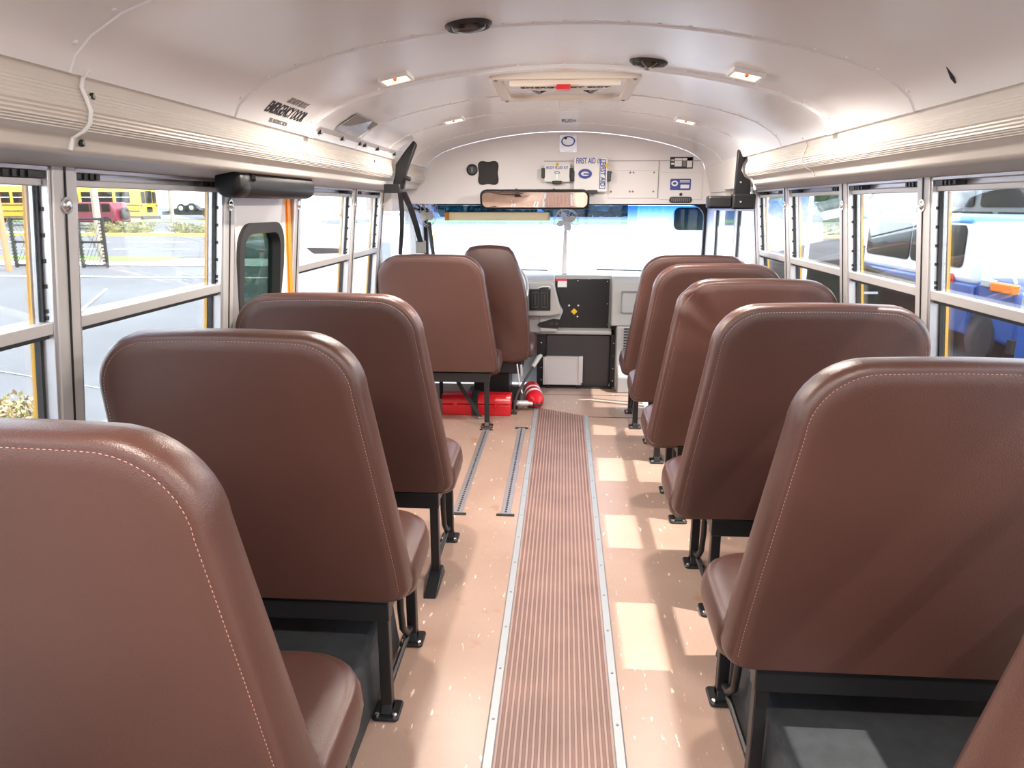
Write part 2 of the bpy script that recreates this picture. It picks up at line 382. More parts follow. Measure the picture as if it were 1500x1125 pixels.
def window(s, y0, y1):
    wn[0] += 1
    e = empty('window_%d' % wn[0], (s*1.12, (y0+y1)/2, .8), kind='structure')
    k_ = [y for y in (LP if s < 0 else RP) if y < y0 and y != 2.37]
    e['label'] = '%s split sash window from the rear in the %s wall' % (('first','second','third','fourth','fifth','sixth','seventh')[len(k_)-1], 'left' if s < 0 else 'right')
    inv = Matrix.Translation(-Vector(e.location))
    def B(name, mb, mat, par=e, **k):
        for v in mb.bm.verts: v.co = inv @ v.co
        return mb.build(name, mat, par, **k)
    zt = 1.478
    # aluminium channel at both sides, top frame, sash rails
    mb = MB(); wbox(mb, s, y0, y0+.010, .80, zt, .0, .045); wbox(mb, s, y1-.010, y1, .80, zt, .0, .045); wbox(mb, s, y0, y1, .80, .825, .0, .045); wbox(mb, s, y0, y1, 1.468, zt, .0, .045); wbox(mb, s, y0, y1, 1.450, 1.47, .034, .04)
    fr = B('frame', mb, M['alu'], bevel=.0015)
    mb = MB()
    for z in [1.445] + [1.39-.055*k for k in range(5)] + [1.155]:
        wbox(mb, s, y1-.0125, y1-.0095, z-.005, z+.004, .012, .018)
    B('adjustment_holes', mb, M['black'])
    up = MB(); wbox(up, s, y0+.010, y1-.010, 1.437, 1.453, .012, .030); wbox(up, s, y0+.010, y1-.010, 1.118, 1.146, .002, .026)
    B('upper_sash', up, M['alum2'], bevel=.002)
    mb = MB(); wbox(mb, s, y1-.017, y1-.010, 1.146, 1.437, .019, .030); wbox(mb, s, y0+.010, y0+.016, 1.146, 1.437, .019, .030)
    wbox(mb, s, y1-.019, y1-.010, .825, 1.118, .028, .042); wbox(mb, s, y0+.010, y0+.016, .825, 1.118, .028, .042); wbox(mb, s, y0+.012, y1-.012, 1.108, 1.119, .012, .035)
    B('gasket', mb, M['rubber'])
    mb = MB(); wbox(mb, s, y0+.016, y1-.017, 1.146, 1.437, .023, .027); B('upper_pane', mb, M['glass'])
    mb = MB(); wbox(mb, s, y0+.016, y1-.019, .825, 1.108, .033, .037); B('lower_pane', mb, M['glass'])
    for ya, yb in ((y0+.016, y0+.10), (y1-.13, y1-.014)):
        mb = MB(); wbox(mb, s, ya, yb, 1.4535, 1.467, .004, .03)
        for k in range(3): wbox(mb, s, ya+.02+.022*k, ya+.03+.022*k, 1.4535, 1.467, .0, .004)
        B('latch', mb, M['black'])
    # yellow painted outer pillar seen through the glass
    mb = MB(); wbox(mb, s, y1-.013, y1+.03, .80, 1.47, .047, .056)
    B('outer_pillar', mb, M['yellowpaint'])
LP = [-.84,-.04,.76,1.563,2.37,3.0,3.838,4.433]; RP = [-.86,-.06,.74,1.54,2.335,2.986,3.745,4.335]
for y in LP: post(-1, y, WL)
for y in RP: post(1, y, WR)
for a, b in zip(LP, LP[1:]):
    if a != 2.37: window(-1, a+.038, b-.038)
for a, b in zip(RP, RP[1:]): window(1, a+.038, b-.038)

# floor
mb = MB(); mb.box(-1.16,1.16,YB,4.6,-.06,0); mb.box(-1.16,.60,4.6,5.62,-.06,0)
floor = struct('floor', mb, M['floor'])
mb = MB(); mb.box(-.9,.60,5.318,5.323,-.001,.0015); mb.box(.18,.60,4.735,4.741,-.001,.002); mb.build('seam_line', M['ink'], floor)
mb = MB(); mb.box(.60,1.16,4.6,5.9,-.36,-.30); struct('floor_step', mb, M['rubber'])
# rear wall with door window and side panes behind the camera
mb = MB()
for x0,x1,z0,z1 in ((-1.2,1.2,-.05,.75),(-1.2,-1.0,.75,1.55),(-.42,-.36,.75,1.55),(.36,.42,.75,1.55),(1.0,1.2,.75,1.55),(-1.2,1.2,1.55,2.0)): mb.box(x0,x1,-1.12,YB,z0,z1)
wr = struct('wall_rear', mb, M['wall'])
mb = MB(); mb.box(-1.0,1.0,-1.09,-1.085,.75,1.55); mb.build('pane', M['glass'], wr)

# front header panel
arch = [(x,z-.002) for x,z in CEIL if abs(x) < .885]
mb = MB(); mb.prism([(-1.06,1.404),(1.06,1.404),(1.06,1.50),(.885,1.62)] + arch[::-1] + [(-.885,1.62),(-1.06,1.50)], 1, 4.85, 4.90)
mb.box(-1.12,1.12,4.90,5.98,1.404,1.46)
wf = struct('wall_front', mb, M['wall'])
mb = MB()
for x0,x1,z0,z1 in ((-1.2,1.2,1.46,1.95),): mb.box(x0,x1,4.9,5.98,z0,z1)
mb.box(-1.2,-1.12,5.55,5.98,-.05,1.46); mb.box(1.12,1.2,5.62,5.98,-.05,1.46); mb.box(-1.2,1.2,5.90,5.98,-.05,.86)
mb.build('front_cap', M['wall'], wf)
# flat side panel above the entrance door (right) and its seams
mb = MB(); mb.prism([(.885,1.64),(.92,1.66),(.99,1.66),(1.02,1.404),(.95,1.404)], 1, 4.40, 4.85); mb.prism([(.885,1.64),(.92,1.66),(.99,1.66),(1.02,1.485),(.925,1.485)], 1, 3.88, 4.40)
mb.build('door_header', M['ceilfront'], wf)
mb = MB(); mb.box(.914,.918,4.35,4.80,1.60,1.603); mb.box(.928,.932,4.35,4.8,1.47,1.473); mb.box(.930,.934,4.77,4.79,1.49,1.52)
mb.box(-.13,.88,4.846,4.851,1.668,1.671); mb.box(.60,.604,4.846,4.851,1.44,1.668)
mb.build('panel_joint', M['greyink'], wf)

# windscreen
e = empty('window_20', (0,5.93,.86), kind='structure'); e['label'] = 'wide front windscreen with a blue sun band'
o = MB(); o.prism(rrect(-1.10,1.11,-.0,.335,.02), 1, -.006, .0); o.build('pane', M['wshield'], e)
o = MB(); o.prism([(-1.10,.337),(1.11,.337),(1.11,.44),(1.04,.53),(-1.04,.53),(-1.10,.44)], 1, -.006, 0); o.build('sun_band', M['tint'], e)
o = MB(); frame2(o, rrect(-1.16,1.17,-.06,.56,.03), rrect(-1.09,1.10,.0,.535,.10), 1, -.03, .02); o.build('gasket', M['rubber'], e)
# driver's side window (left) and folding entrance door (right)
e = empty('window_21', (-1.14,5.0,.80), kind='structure'); e['label'] = "driver's side window ahead of the last left post"
o = MB(); o.box(-.004,0,-.50,.55,0,.56); o.build('pane', M['wshield'], e)
o = MB()
for y0,y1,z0,z1 in ((-.52,-.49,0,.58),(.54,.57,0,.58),(-.50,.55,-.01,.02)): o.box(-.02,.02,y0,y1,z0,z1)
o.build('frame', M['alum2'], e)
e = empty('door_1', (1.13,4.95,-.30), kind='structure'); e['label'] = 'folding glass entrance door at front right'
for y0, y1 in ((-.55,-.06),(-.02,.62)):
    o = MB()
    o.box(-.012,.012,y0,y0+.025,0,1.70); o.box(-.012,.012,y1-.03,y1,0,1.70); o.box(-.012,.012,y0,y1,0,.1); o.box(-.02,.02,y0,y1,1.66,1.70)
    lf = o.build('door_leaf', M['alum2'], e, bevel=.004)
    o = MB(); o.box(-.004,.004,y0+.025,y1-.03,.1,1.66); o.build('pane', M['wshield'], lf)
    o = MB(); o.box(-.010,.010,y1-.040,y1-.029,.1,1.66); o.build('seal', M['rubber'], lf)

# emergency door on the left
e = empty('door_2', (-1.13,2.64,0), kind='structure'); e['label'] = 'white emergency door with a rounded tinted window'
Y0, Y1 = 2.41, 2.865
mbx = MB()
zo0, zo1 = .80, 1.305
outer = rrect(Y0,Y1,-.02,1.478,.002); inner = rrect(2.475,2.82,zo0,zo1,.07)
frame2(mbx, outer, inner, 0, 0, .035)
def lean(mb, x0=-1.13, sgn=-1):
    for v in mb.bm.verts:
        d = v.co.x; v.co.x = sgn*(max(1.085, wx(max(v.co.z,.9))) + (.04 - d)) - x0; v.co.y -= 2.64
    return mb
lean(mbx).build('door_panel', M['wall'], e, smooth=True, angle=30)
mbx = MB(); frame2(mbx, rrect(2.445,2.85,zo0-.03,zo1+.03,.09), rrect(2.482,2.812,zo0+.008,zo1-.008,.062), 0, -.002, .048); lean(mbx).build('window_gasket', M['rubber'], e, smooth=True, angle=50)
mbx = MB(); mbx.prism(rrect(2.478,2.815,zo0,zo1,.06), 0, .01, .015); lean(mbx).build('pane', M['glassdoor'], e)
mbx = MB(); mbx.box(-.005,.028,2.868,2.948,.0,1.43); mbx.box(.028,.034,2.900,2.906,.0,1.43); lean(mbx).build('jamb_strip', M['orange'], e, bevel=.002)
mbx = MB(); mbx.box(-.03,-.005,2.86,2.96,.0,1.478); lean(mbx).build('jamb_back', M['wall'], e)

# ------------------------------------------------------------------ wheel housings
def housing(s, label):
    pts = [(s*.508,0),(s*.512,.17),(s*.53,.195),(s*1.145,.195),(s*1.145,0)]
    mb = MB(); mb.prism(pts, 1, .72, 2.08)
    for v in mb.bm.verts:
        if v.co.y > 2 and v.co.z > .1: v.co.y -= .05
    o = mb.build('wheel_housing', M['well'], bevel=.012)
    tag(o, label, 'wheel housing', 'rubber covered wheel housings')
housing(-1, 'dark grey wheel housing cover under the left seats'); housing(1, 'dark grey wheel housing cover under the right seats')

# ------------------------------------------------------------------ aisle runner and floor tracks
run = empty('aisle_runner', (0,0,0), 'ribbed pinkish brown rubber runner down the middle of the aisle', 'floor runner')
def end_y(x): return 4.95 - (x+.17)/.345*.20
mb = MB(); mb.prism([(-.17,YB+.02),(.178,YB+.02),(.178,end_y(.178)),(-.17,end_y(-.17))], 2, 0, .003); mb.build('mat_base', M['mat'], run)
mb = MB(); n = 20
for k in range(n):
    x = -.150 + k*(.308/(n-1)); y1 = end_y(x) - .01
    mb.prism([(x-.0040,.003),(x+.0040,.003),(x+.003,.0058),(x-.003,.0058)], 1, YB+.03, y1)
mb.build('mat_ribs', M['matlight'], run)
for x, lab in ((-.168,'left'),(.175,'right')):
    mb = MB(); ye = end_y(x)
    mb.prism([(x-.016,.001),(x+.016,.001),(x+.011,.0085),(x-.011,.0085)], 1, YB+.02, ye)
    st = mb.build('edge_strip', M['strip'], run)
    mb = MB(); mb.lathe([(.004,.008),(.004,.0098),(.002,.0105)], (x, 0, 0), (0,0,1), n=8); sc_ = mb.build('screw', M['greyink'], st)
    for k in range(22):
        if k: sc_ = sc_.copy(); C.objects.link(sc_)
        sc_.location.y = -.1 + k*.228
def track(x, y0, y1, label):
    t = empty('floor_track', (x, (y0+y1)/2, 0), label, 'floor track', 'wheelchair anchor tracks in the floor')
    L = (y1-y0)/2; mb = MB()
    mb.box(-.022,-.005,-L,L,0,.005); mb.box(.005,.022,-L,L,0,.005); mb.box(-.005,.005,-L,L,0,.003); mb.build('rail', M['alu'], t)
    mb = MB(); k = 0; y = -L+.03
    while y < L-.03:
        mb.box(-.0045,.0045,y,y+.011,.0015,.0054); y += .0255
    mb.build('slots', M['ink'], t)
    for q in (-L, L):
        mb = MB(); mb.box(-.042,.042,q-.009,q+.009,0,.006); mb.build('end_cap', M['black'], t, bevel=.002)
track(-.468, 3.10, 4.40, 'slotted aluminium floor track further from the runner, ending at the front left seat leg')
track(-.243, 3.10, 4.45, 'slotted aluminium floor track lying close beside the aisle runner')

# ------------------------------------------------------------------ bench seats
def outline(inset=0, N=10):
    # rear view of the right hand bench back, aisle edge on the left (x = .40)
    za, zb = .365, 1.105
    pts = []
    def arc(cx, cz, rx, rz, a0, a1, n):
        for k in range(n+1):
            a = math.radians(a0 + (a1-a0)*k/n); pts.append((cx + rx*math.cos(a), cz + rz*math.sin(a)))
    i = inset; ib = min(inset, .006)
    # bottom right, bottom left, top left, top right (clockwise seen from behind)
    xl0, xl1, xr = .392+i, .470+i, 1.130-i
    arc(xr-.03, za+.03+ib, .03, .03, 0, -90, 4)
    for k in range(1, 8): pts.append((xr-.03-(xr-.03-xl0-.03)*k/8, za+ib))
    arc(xl0+.028, za+.03+ib, .028, .03, -90, -180, 4)
    r = .145-i*.6
    for k in range(1, 10):
        t = k/10; z = za+.03+i+(zb-i-r-za-.03-i)*t; pts.append((xl0+(xl1-xl0)*t**1.05, z))
    arc(xl1+r, zb-r-i, r, r, 180, 90, 10)
    for k in range(1, 8): pts.append((xl1+r+(xr-r-xl1-r)*k/8, zb-i+.004*math.sin(PI*k/8)))
    arc(xr-r, zb-r-i, r, r, 90, 0, 10)
    for k in range(1, 8): pts.append((xr, zb-r-i-(zb-r-i-za-.03-i)*k/8))
    return pts
def yrear(z): return .0 + (1.105-z)*.115      # the back leans: its foot is further forward
def thick(z): return .095 + (1.105-z)*.045
def back_mesh(s, wrinkle=0):
    out = outline(0); n = len(out)
    cx, cz = .80, .72
    rs = []
    def ring(inset, f, off=0):
        # f: 0 = rear face, 1 = front face
        o = outline(inset) if inset < .2 else None
        P = []
        for k in range(n):
            x, z = o[k] if o else out[k]
            P.append((x, z))
        return [Vector((s*x, yrear(z) + thick(z)*f + off, z)) for x, z in P]
    def shrink(t, f, off=0):
        o = outline(.05)
        return [Vector((s*(cx+(x-cx)*t), yrear(cz+(z-cz)*t) + thick(cz+(z-cz)*t)*f + off, cz+(z-cz)*t)) for x, z in o]
    rs += [shrink(.02,0,-.004), shrink(.35,0,-.004), shrink(.7,0,-.003), ring(.05,0,-.001), ring(.024,0,.0), ring(.020,0,.0025), ring(.017,0,.002), ring(.007,.08,.001), ring(.002,.22), ring(0,.5), ring(.003,.75), ring(.014,.92), ring(.04,1.0,.002), shrink(.7,1,.012), shrink(.3,1,.016), shrink(.02,1,.016)]
    mb = MB(); mb.rings(rs)
    if wrinkle:
        for v in mb.bm.verts:
            x, y, z = abs(v.co.x), v.co.y, v.co.z
            d = math.exp(-((x-.5)**2)/.012)
            v.co.y += d*.010*math.sin(z*52 + x*22)*max(0, (z-.55)/.5)*wrinkle
            v.co.z += d*.004*math.sin(x*90+y*40)*wrinkle*(1 if z > 1 else 0)
    return mb
def stitch_mesh(s):
    mb = MB(); o = outline(.0225)
    ins = [i for i in range(len(o))]
    def pt(t):
        k = int(t)%len(o); f = t-int(t); a, b = o[k], o[(k+1)%len(o)]
        return a[0]+(b[0]-a[0])*f, a[1]+(b[1]-a[1])*f
    # dashes along the seam
    per = [0]
    for k in range(len(o)):
        a, b = o[k], o[(k+1)%len(o)]; per.append(per[-1]+math.hypot(b[0]-a[0], b[1]-a[1]))
    d = 0; L = per[-1]; j = 0
    while d < L-.01:
        while per[j+1] < d: j += 1
        a, b = o[j], o[(j+1)%len(o)]; seg = per[j+1]-per[j]; u = ((b[0]-a[0])/seg, (b[1]-a[1])/seg); f = d-per[j]
        x, z = a[0]+u[0]*f, a[1]+u[1]*f; x2, z2 = x+u[0]*.0042, z+u[1]*.0042
        if z > .40:
            p, q = Vector((s*x, yrear(z)-.0002, z)), Vector((s*x2, yrear(z2)-.0002, z2))
            mb.tube([p, q], .0007, n=4)
        d += .0085
    return mb
def cushion_mesh(s):
    # plan outline, extruded with rounded rings
    def plan(i):
        P = []
        x0, x1, y0, y1 = .383+i, 1.105-i, .15+i, .50-i
        for cx, cy, r, a0 in ((x1-.04, y0+.04, .04, 270), (x1-.07, y1-.07, .07, 0), (x0+.13, y1-.12, .125, 90), (x0+.05, y0+.04, .045, 180)):
            for k in range(7):
                a = math.radians(a0 + 90*k/6); P.append([cx + r*math.cos(a), cy + r*math.sin(a)])
        return P
    def ring(i, z):
        return [Vector((s*x, y, z + (.022*max(0, (y-.1)/.4)))) for x, y in plan(i)]
    rs = [ring(.05,.325), ring(.018,.330), ring(.006,.345), ring(0,.375), ring(.002,.405), ring(.008,.428), ring(.016,.437), ring(.020,.436), ring(.028,.443), ring(.06,.455), ring(.11,.460), ring(.16,.462)]
    mb = MB(); mb.rings(rs); return mb
def seat(s, legx, label, group=None, plate='pad', wrinkle=0, braces=True):
    t = empty('bench_seat', (0,0,0), label, 'bus seat', group)
    b = back_mesh(s, wrinkle).build('backrest', M['vinyl'], t, smooth=True, angle=70)
    stitch_mesh(s).build('stitching', M['stitch'], b)
    cushion_mesh(s).build('seat_cushion', M['vinyl'], t, smooth=True, angle=70)
    yb = yrear(.36)+.03
    mb = MB(); mb.box(*sorted((s*(legx-.02), s*1.10)), yb-.012, yb+.03, .298, .36)
    mb.box(*sorted((s*(legx-.02), s*1.10)), .40, .425, .30, .325)
    for x in (legx, 1.06): mb.box(*sorted((s*(x-.013), s*(x+.013))), yb, .45, .30, .326)
    mb.build('seat_frame', M['black'], t, bevel=.003)
    for yy in (yb+.01, yb+.36):
        mb = MB(); a = .016
        mb.box(s*legx-a, s*legx+a, yy-a, yy+a, .006, .305)
        lg = mb.build('leg', M['black'], t, bevel=.003)
        mb = MB()
        if plate == 'long' and yy < .3:
            mb.prism([(yy-.03-.12,0),(yy+.06,0),(yy+.05,.012),(yy+.02,.05),(yy-.10,.012)], 0, s*legx-.026, s*legx+.026)
            mb.build('foot', M['black'], lg, bevel=.004)
        else:
            mb.prism(rrect(s*legx-.038, s*legx+.038, yy-.045, yy+.04, .012), 2, 0, .010); mb.prism([(yy-.03,.01),(yy+.03,.01),(yy+.015,.035),(yy-.015,.035)], 0, s*legx-.016, s*legx+.016)
            ft = mb.build('foot', M['black'], lg, bevel=.003)
            for dx, dy in ((-.024,-.03),(.024,-.03)):
                mb = MB(); mb.lathe([(.008,.009),(.008,.015),(.003,.017)], (s*legx+dx, yy+dy, 0), (0,0,1), n=8); mb.build('bolt', M['steel'], ft)
    if braces:
        mb = MB(); x = s*(legx+.004)
        mb.tube([(x, yb+.36, .05), (x, yb+.29, .07), (x, yb+.24, .12), (x, yb+.22, .20), (x, yb+.22, .30)], .011, n=10)
        mb.tube([(x, yb+.02, .05), (x, yb+.29, .055)], .009, n=8)
        mb.build('brace', M['black'], t, smooth=True)
    return t
G = 'brown vinyl bench seats of the bus'
pL = seat(-1, .470, 'brown bench seat nearest the camera on the left', G); pL.location.y = .86
LL = copy_tree(pL); LL.location.y = 1.62; LL['label'] = 'left brown bench seat, second from the camera, standing over the wheel housing'
L3 = seat(-1, .462, 'left brown bench seat beside the emergency door, behind the floor tracks', G, plate='long'); L3.location.y = 2.375
L4 = copy_tree(pL); L4.location.y = 4.35; L4['label'] = "lone brown bench seat directly behind the driver's seat"
for o in kids(L4):
    if o.name.startswith('brace') or (o.name.startswith('leg') and o.data.vertices[0].co.y > .3):
        for c_ in kids(o):
            for c2 in kids(c_): bpy.data.objects.remove(c2)
            bpy.data.objects.remove(c_)
        bpy.data.objects.remove(o)
for yy in (.13,):
    mb = MB(); mb.box(-.93,-.89,yy-.02,yy+.02,0,.30); mb.build('leg', M['black'], L4, bevel=.003)
pR = seat(1, .485, 'right brown bench seat over the wheel housing, second from the camera', G); pR.location.y = 1.395
R6 = copy_tree(pR); R6.location.y = .59; R6['label'] = 'right brown bench seat nearest the camera, cut off by the frame'
R4 = seat(1, .545, 'right brown bench seat third from the camera, with the sunlit upper corner', G); R4.location.y = 2.215
R2 = copy_tree(R4); R2.location.y = 3.76; R2['label'] = 'right brown bench seat next to foremost, behind the front one'
R3 = seat(1, .545, 'right brown bench seat with a wrinkled, sagging back cover', G, wrinkle=1); R3.location.y = 2.98
R1 = copy_tree(pR); R1.location.y = 4.40; R1['label'] = 'foremost right brown bench seat, beside the entrance steps'

# ------------------------------------------------------------------ driver's seat
t = empty('driver_seat', (-.50,5.0,0), "brown high-backed driver's seat with a narrow headrest", 'driver seat')
half = [(.185,.30),(.265,.33),(.285,.42),(.275,.60),(.262,.76),(.235,.90),(.195,1.02),(.165,1.085),(.135,1.118),(.08,1.13),(0,1.133)]
prof = half + [(-x,z) for x,z in half[-2::-1]]
def dring(k, y): return [Vector((x*k, y + (z-.3)*-.04, .72+(z-.72)*k)) for x, z in prof]
mb = MB(); mb.rings([dring(.05,-.004), dring(.6,-.002), dring(.92,0), dring(.965,.006), dring(.99,.02), dring(1,.045), dring(.985,.075), dring(.93,.09), dring(.5,.08), dring(.05,.08)])
mb.build('backrest', M['vinyl'], t, smooth=True, angle=70)
mb = MB()
def cr(i, z): return [Vector((x, y, z)) for x, y in rrect(-.27+i,.315-i,.04+i,.50-i,.08)]
mb.rings([cr(.04,.33), cr(.01,.34), cr(0,.37), cr(.004,.43), cr(.03,.46), cr(.08,.47), cr(.15,.472)]); mb.build('seat_cushion', M['vinyl'], t, smooth=True, angle=70)
mb = MB(); mb.box(-.20,.22,.05,.45,.22,.325); mb.box(-.13,.13,.10,.38,.02,.22); mb.box(-.20,.20,.06,.46,.0,.025); mb.build('pedestal', M['black'], t, bevel=.008)
mb = MB(); mb.tube([(.19,.02,.30),(.21,-.02,.16),(.23,-.04,.10)], .006); mb.tube([(.22,.0,.30),(.225,-.01,.22)], .009); mb.build('adjuster_lever', M['silver'], t, smooth=True)

# steering wheel
t = empty('steering_wheel', (-.49,5.28,.80), 'grey steering wheel peeking out beside the driver seat', 'steering wheel')
t.rotation_euler = (math.radians(62),0,0)
mb = MB(); mb.tube([(.235*math.cos(2*PI*k/40), .235*math.sin(2*PI*k/40), 0) for k in range(41)], .014, n=10, cap=False); mb.build('rim', M['silver'], t, smooth=True)
mb = MB()
for a in (0, 120, 240):
    a = math.radians(a+90); mb.tube([(.04*math.cos(a), .04*math.sin(a), -.03), (.225*math.cos(a), .225*math.sin(a), -.005)], .012)
mb.build('spokes', M['dash'], t, smooth=True)
mb = MB(); mb.lathe([(.06,-.05),(.065,-.02),(.05,0),(.01,.005)]); mb.lathe([(.03,-.35),(.03,-.05)]); mb.build('hub', M['dashdark'], t, smooth=True)

# ------------------------------------------------------------------ dashboard and engine cover
t = empty('dashboard', (0,5.5,0), 'grey dashboard with black centre panel under the windscreen', 'dashboard')
mb = MB()
mb.prism([(.01,.44),(.0,.84),(.05,.872),(.41,.872),(.41,.44)], 0, -1.10, -.055)          # left body
mb.prism([(.11,.46),(.11,.845),(.13,.872),(.41,.872),(.41,.46)], 0, -.06, .385)          # recess behind the centre
mb.prism([(.0,.50),(.02,.84),(.06,.872),(.41,.872),(.41,.50)], 0, .375, 1.10)            # right body
mb.prism([(-.02,.0),(-.01,.50),(.38,.50),(.38,.0)], 0, .42, .62)
mb.build('dash_body', M['dash'], t, bevel=.012, seg=3)
mb = MB(); mb.prism([(.035,.425),(.030,.452),(.085,.470),(.14,.47),(.14,.425)], 0, -.20, .385); mb.prism([(-.17,.45),(-.04,.45),(-.02,.53),(.01,.61),(-.02,.66),(-.17,.66)], 1, -.0, .10); mb.build('lower_lip', M['dash'], t, bevel=.008)
mb = MB(); mb.prism([(-.045,.845),(-.048,.66),(.0,.59),(-.04,.55),(-.05,.472),(.362,.466),(.362,.848)], 1, .085, .112); cp = mb.build('centre_panel', M['panelblack'], t, bevel=.003)
mb = MB(); mb.prism([(-.185,.500),(-.175,.520),(-.06,.555),(-.012,.548),(-.025,.475),(-.16,.484)], 1, -.004, .02); mb.build('cable_pocket', M['panelblack'], t, bevel=.002)
mb = MB()
for x, z in ((.345,.83),(.35,.66),(.355,.50),(.12,.835),(-.02,.80)): mb.lathe([(.004,0),(.004,.003)], (x,.085,z), (0,-1,0), n=8)
mb.build('screws', M['steel'], cp)
mb = MB(); mb.cbox((.095,.07,.60),(.036,.02,.036), Matrix.Rotation(math.radians(45),3,'Y')); mb.build('parking_brake_knob', M['yellow'], cp, bevel=.004)
for x, z in ((.055,.645),(.125,.645),(.12,.56)):
    mb = MB(); mb.lathe([(.008,0),(.008,.012),(.004,.014)], (x,.085,z), (0,-1,0), n=12); mb.build('button', M['steel'], cp)
for x in (-.045,-.01):
    mb = MB(); mb.lathe([(.014,0),(.012,.012)], (x-.03,-.003,.515), (0,-1,0), n=14); mb.build('knob', M['dashdark'], cp)
mb = MB(); mb.box(-.035,.035,.080,.0855,.785,.835); nt_ = mb.build('notice_label', M['white'], cp)
mb = MB(); mb.box(-.055,.035,.079,.0856,.832,.848); mb.build('red_band', M['redlabel'], nt_)
# switch cluster block
mb = MB(); mb.prism([(-.42,.82),(-.42,.58),(-.09,.58),(.0,.60),(-.055,.80),(-.07,.83),(-.42,.83)], 1, -.06, .05); mb.build('switch_block', M['dash'], t, bevel=.008)
mb = MB(); mb.box(-.245,-.085,-.072,-.055,.625,.785); mb.box(-.18,-.10,-.072,-.05,.78,.80); sw = mb.build('switch_panel', M['panelblack'], t, bevel=.003)
for x in (-.20,-.13):
    mb = MB(); frame2(mb, rrect(x-.027,x+.027,.645,.765,.012), rrect(x-.019,x+.019,.655,.755,.008), 1, -.078, -.07); mb.box(x-.007,x+.007,-.084,-.07,.665,.745); mb.build('switch', M['dashdark'], sw)
mb = MB(); mb.tube([(-.18,-.07,.792),(-.15,-.072,.803),(-.10,-.07,.805),(-.085,-.07,.798)], .004); mb.build('panel_hood', M['white'], sw)
# glove box, vent grille
mb = MB(); frame2(mb, rrect(.445,.66,.60,.77,.015), rrect(.452,.653,.607,.763,.012), 1, -.008, .003); mb.build('glove_box_rim', M['greyink'], t)
mb = MB()
for k in range(15): mb.box(.475,.56,-.022,-.014,.17+k*.022,.18+k*.022)
mb.build('vent_slots', M['ink'], t)
mb = MB(); mb.prism([(-.1,0),(-.1,.12),(-.02,.2),(.2,.2),(.2,0)], 0, .43, .62); mb.build('heater_box', M['dash'], t, bevel=.01)

t = empty('engine_cover', (.1,5.5,0), 'charcoal engine cover box below the dashboard', 'engine cover')
mb = MB(); mb.prism(rrect(-.22,.28,-.0,.422,.02), 1, .06, .30); mb.build('cover', M['dashdark'], t, bevel=.012)
for x0, x1 in ((-.29,-.22),(.285,.33)):
    mb = MB(); mb.box(x0,x1,.09,.3,0,.42); fl = mb.build('side_flange', M['black'], t)
    for k in range(4):
        mb = MB(); mb.lathe([(.006,0),(.005,.004)], ((x0+x1)/2,.09,.05+k*.10), (0,-1,0), n=8); mb.build('screw', M['steel'], fl)
mb = MB(); mb.box(-.28,.3,.02,.08,0,.012); mb.build('base_flange', M['rubber'], t)
t = empty('metal_case', (.012,5.53,0), 'square silver metal case fixed low on the engine cover', 'case')
mb = MB(); mb.prism(rrect(-.135,.150,.028,.255,.006), 1, -.02, .025)
mb.build('case_body', M['silver'], t, bevel=.006)
mb = MB(); mb.box(.125,.158,-.028,.0,.05,.26); mb.box(-.15,-.128,-.028,.0,.03,.25); mb.box(-.13,.155,-.024,-.018,.245,.256); mb.build('side_flange', M['silver'], t, bevel=.002)
mb = MB(); mb.box(-.12,-.10,-.01,.02,0,.03); mb.box(.11,.13,-.01,.02,0,.03); mb.build('bracket', M['black'], t)

# ------------------------------------------------------------------ kit on the floor by the driver
t = empty('emergency_kit_case', (-.57,4.80,0), "long red plastic case strapped on the floor behind the driver's seat", 'tool case')
mb = MB(); mb.prism([(-.075,0),(-.075,.075),(.075,.075),(.075,0)], 0, -.235, .235); mb.build('case_base', M['red'], t, bevel=.006)
mb = MB(); mb.prism([(-.077,.078),(-.07,.115),(-.045,.14),(.045,.14),(.07,.115),(.077,.078)], 0, -.237, .237); mb.build('case_lid', M['red'], t, bevel=.006)
mb = MB(); mb.box(.12,.15,-.083,-.07,.055,.095); mb.box(-.16,-.13,-.083,-.07,.055,.095); mb.build('latch', M['red'], t, bevel=.003)
mb = MB(); mb.strap([(-.01,-.082,.002),(-.01,-.082,.09),(-.01,-.05,.146),(-.01,.05,.146),(-.01,.08,.1)], .045, .004, (1,0,0)); mb.box(-.03,.01,-.09,-.08,.10,.13); mb.build('strap', M['rubber'], t)
t = empty('fire_extinguisher', (-.19,5.05,0), 'red fire extinguisher with white label lying by the engine cover', 'fire extinguisher')
d = Vector((.16,-.95,0)).normalized()
mb = MB(); a = Vector((-.03,.18,.078)); mb.lathe([(.02,0),(.05,.012),(.062,.04),(.062,.27),(.05,.31),(.022,.34),(.018,.37)], a, d + Vector((0,0,-.10))); mb.build('tank', M['red'], t, smooth=True)
mb = MB(); mb.lathe([(.0632,.12),(.0632,.15)], a, d + Vector((0,0,-.10)), cap=False); mb.lathe([(.0632,.19),(.0632,.225)], a, d + Vector((0,0,-.10)), cap=False); mb.build('label_band', M['white'], t, smooth=True)
mb = MB(); mb.tube([(-.13,-.19,.055),(-.03,-.19,.055)], .021, n=14); mb.tube([(-.03,-.19,.055),(.0,-.19,.052)], .014); mb.build('valve', M['silver'], t, smooth=True)
mb = MB(); mb.tube([(0,-.19,.052),(.05,-.20,.047),(.065,-.19,.06)], .006); mb.build('handle', M['black'], t, smooth=True)
mb = MB(); mb.box(-.15,-.11,-.16,.1,0,.05); mb.box(-.04,.02,-.12,.12,0,.025); mb.build('mounting_bracket', M['rubber'], t)
t = empty('brake_lever', (-.315,4.78,0), 'bent black lever with grey grip rising beside the engine cover', 'lever')
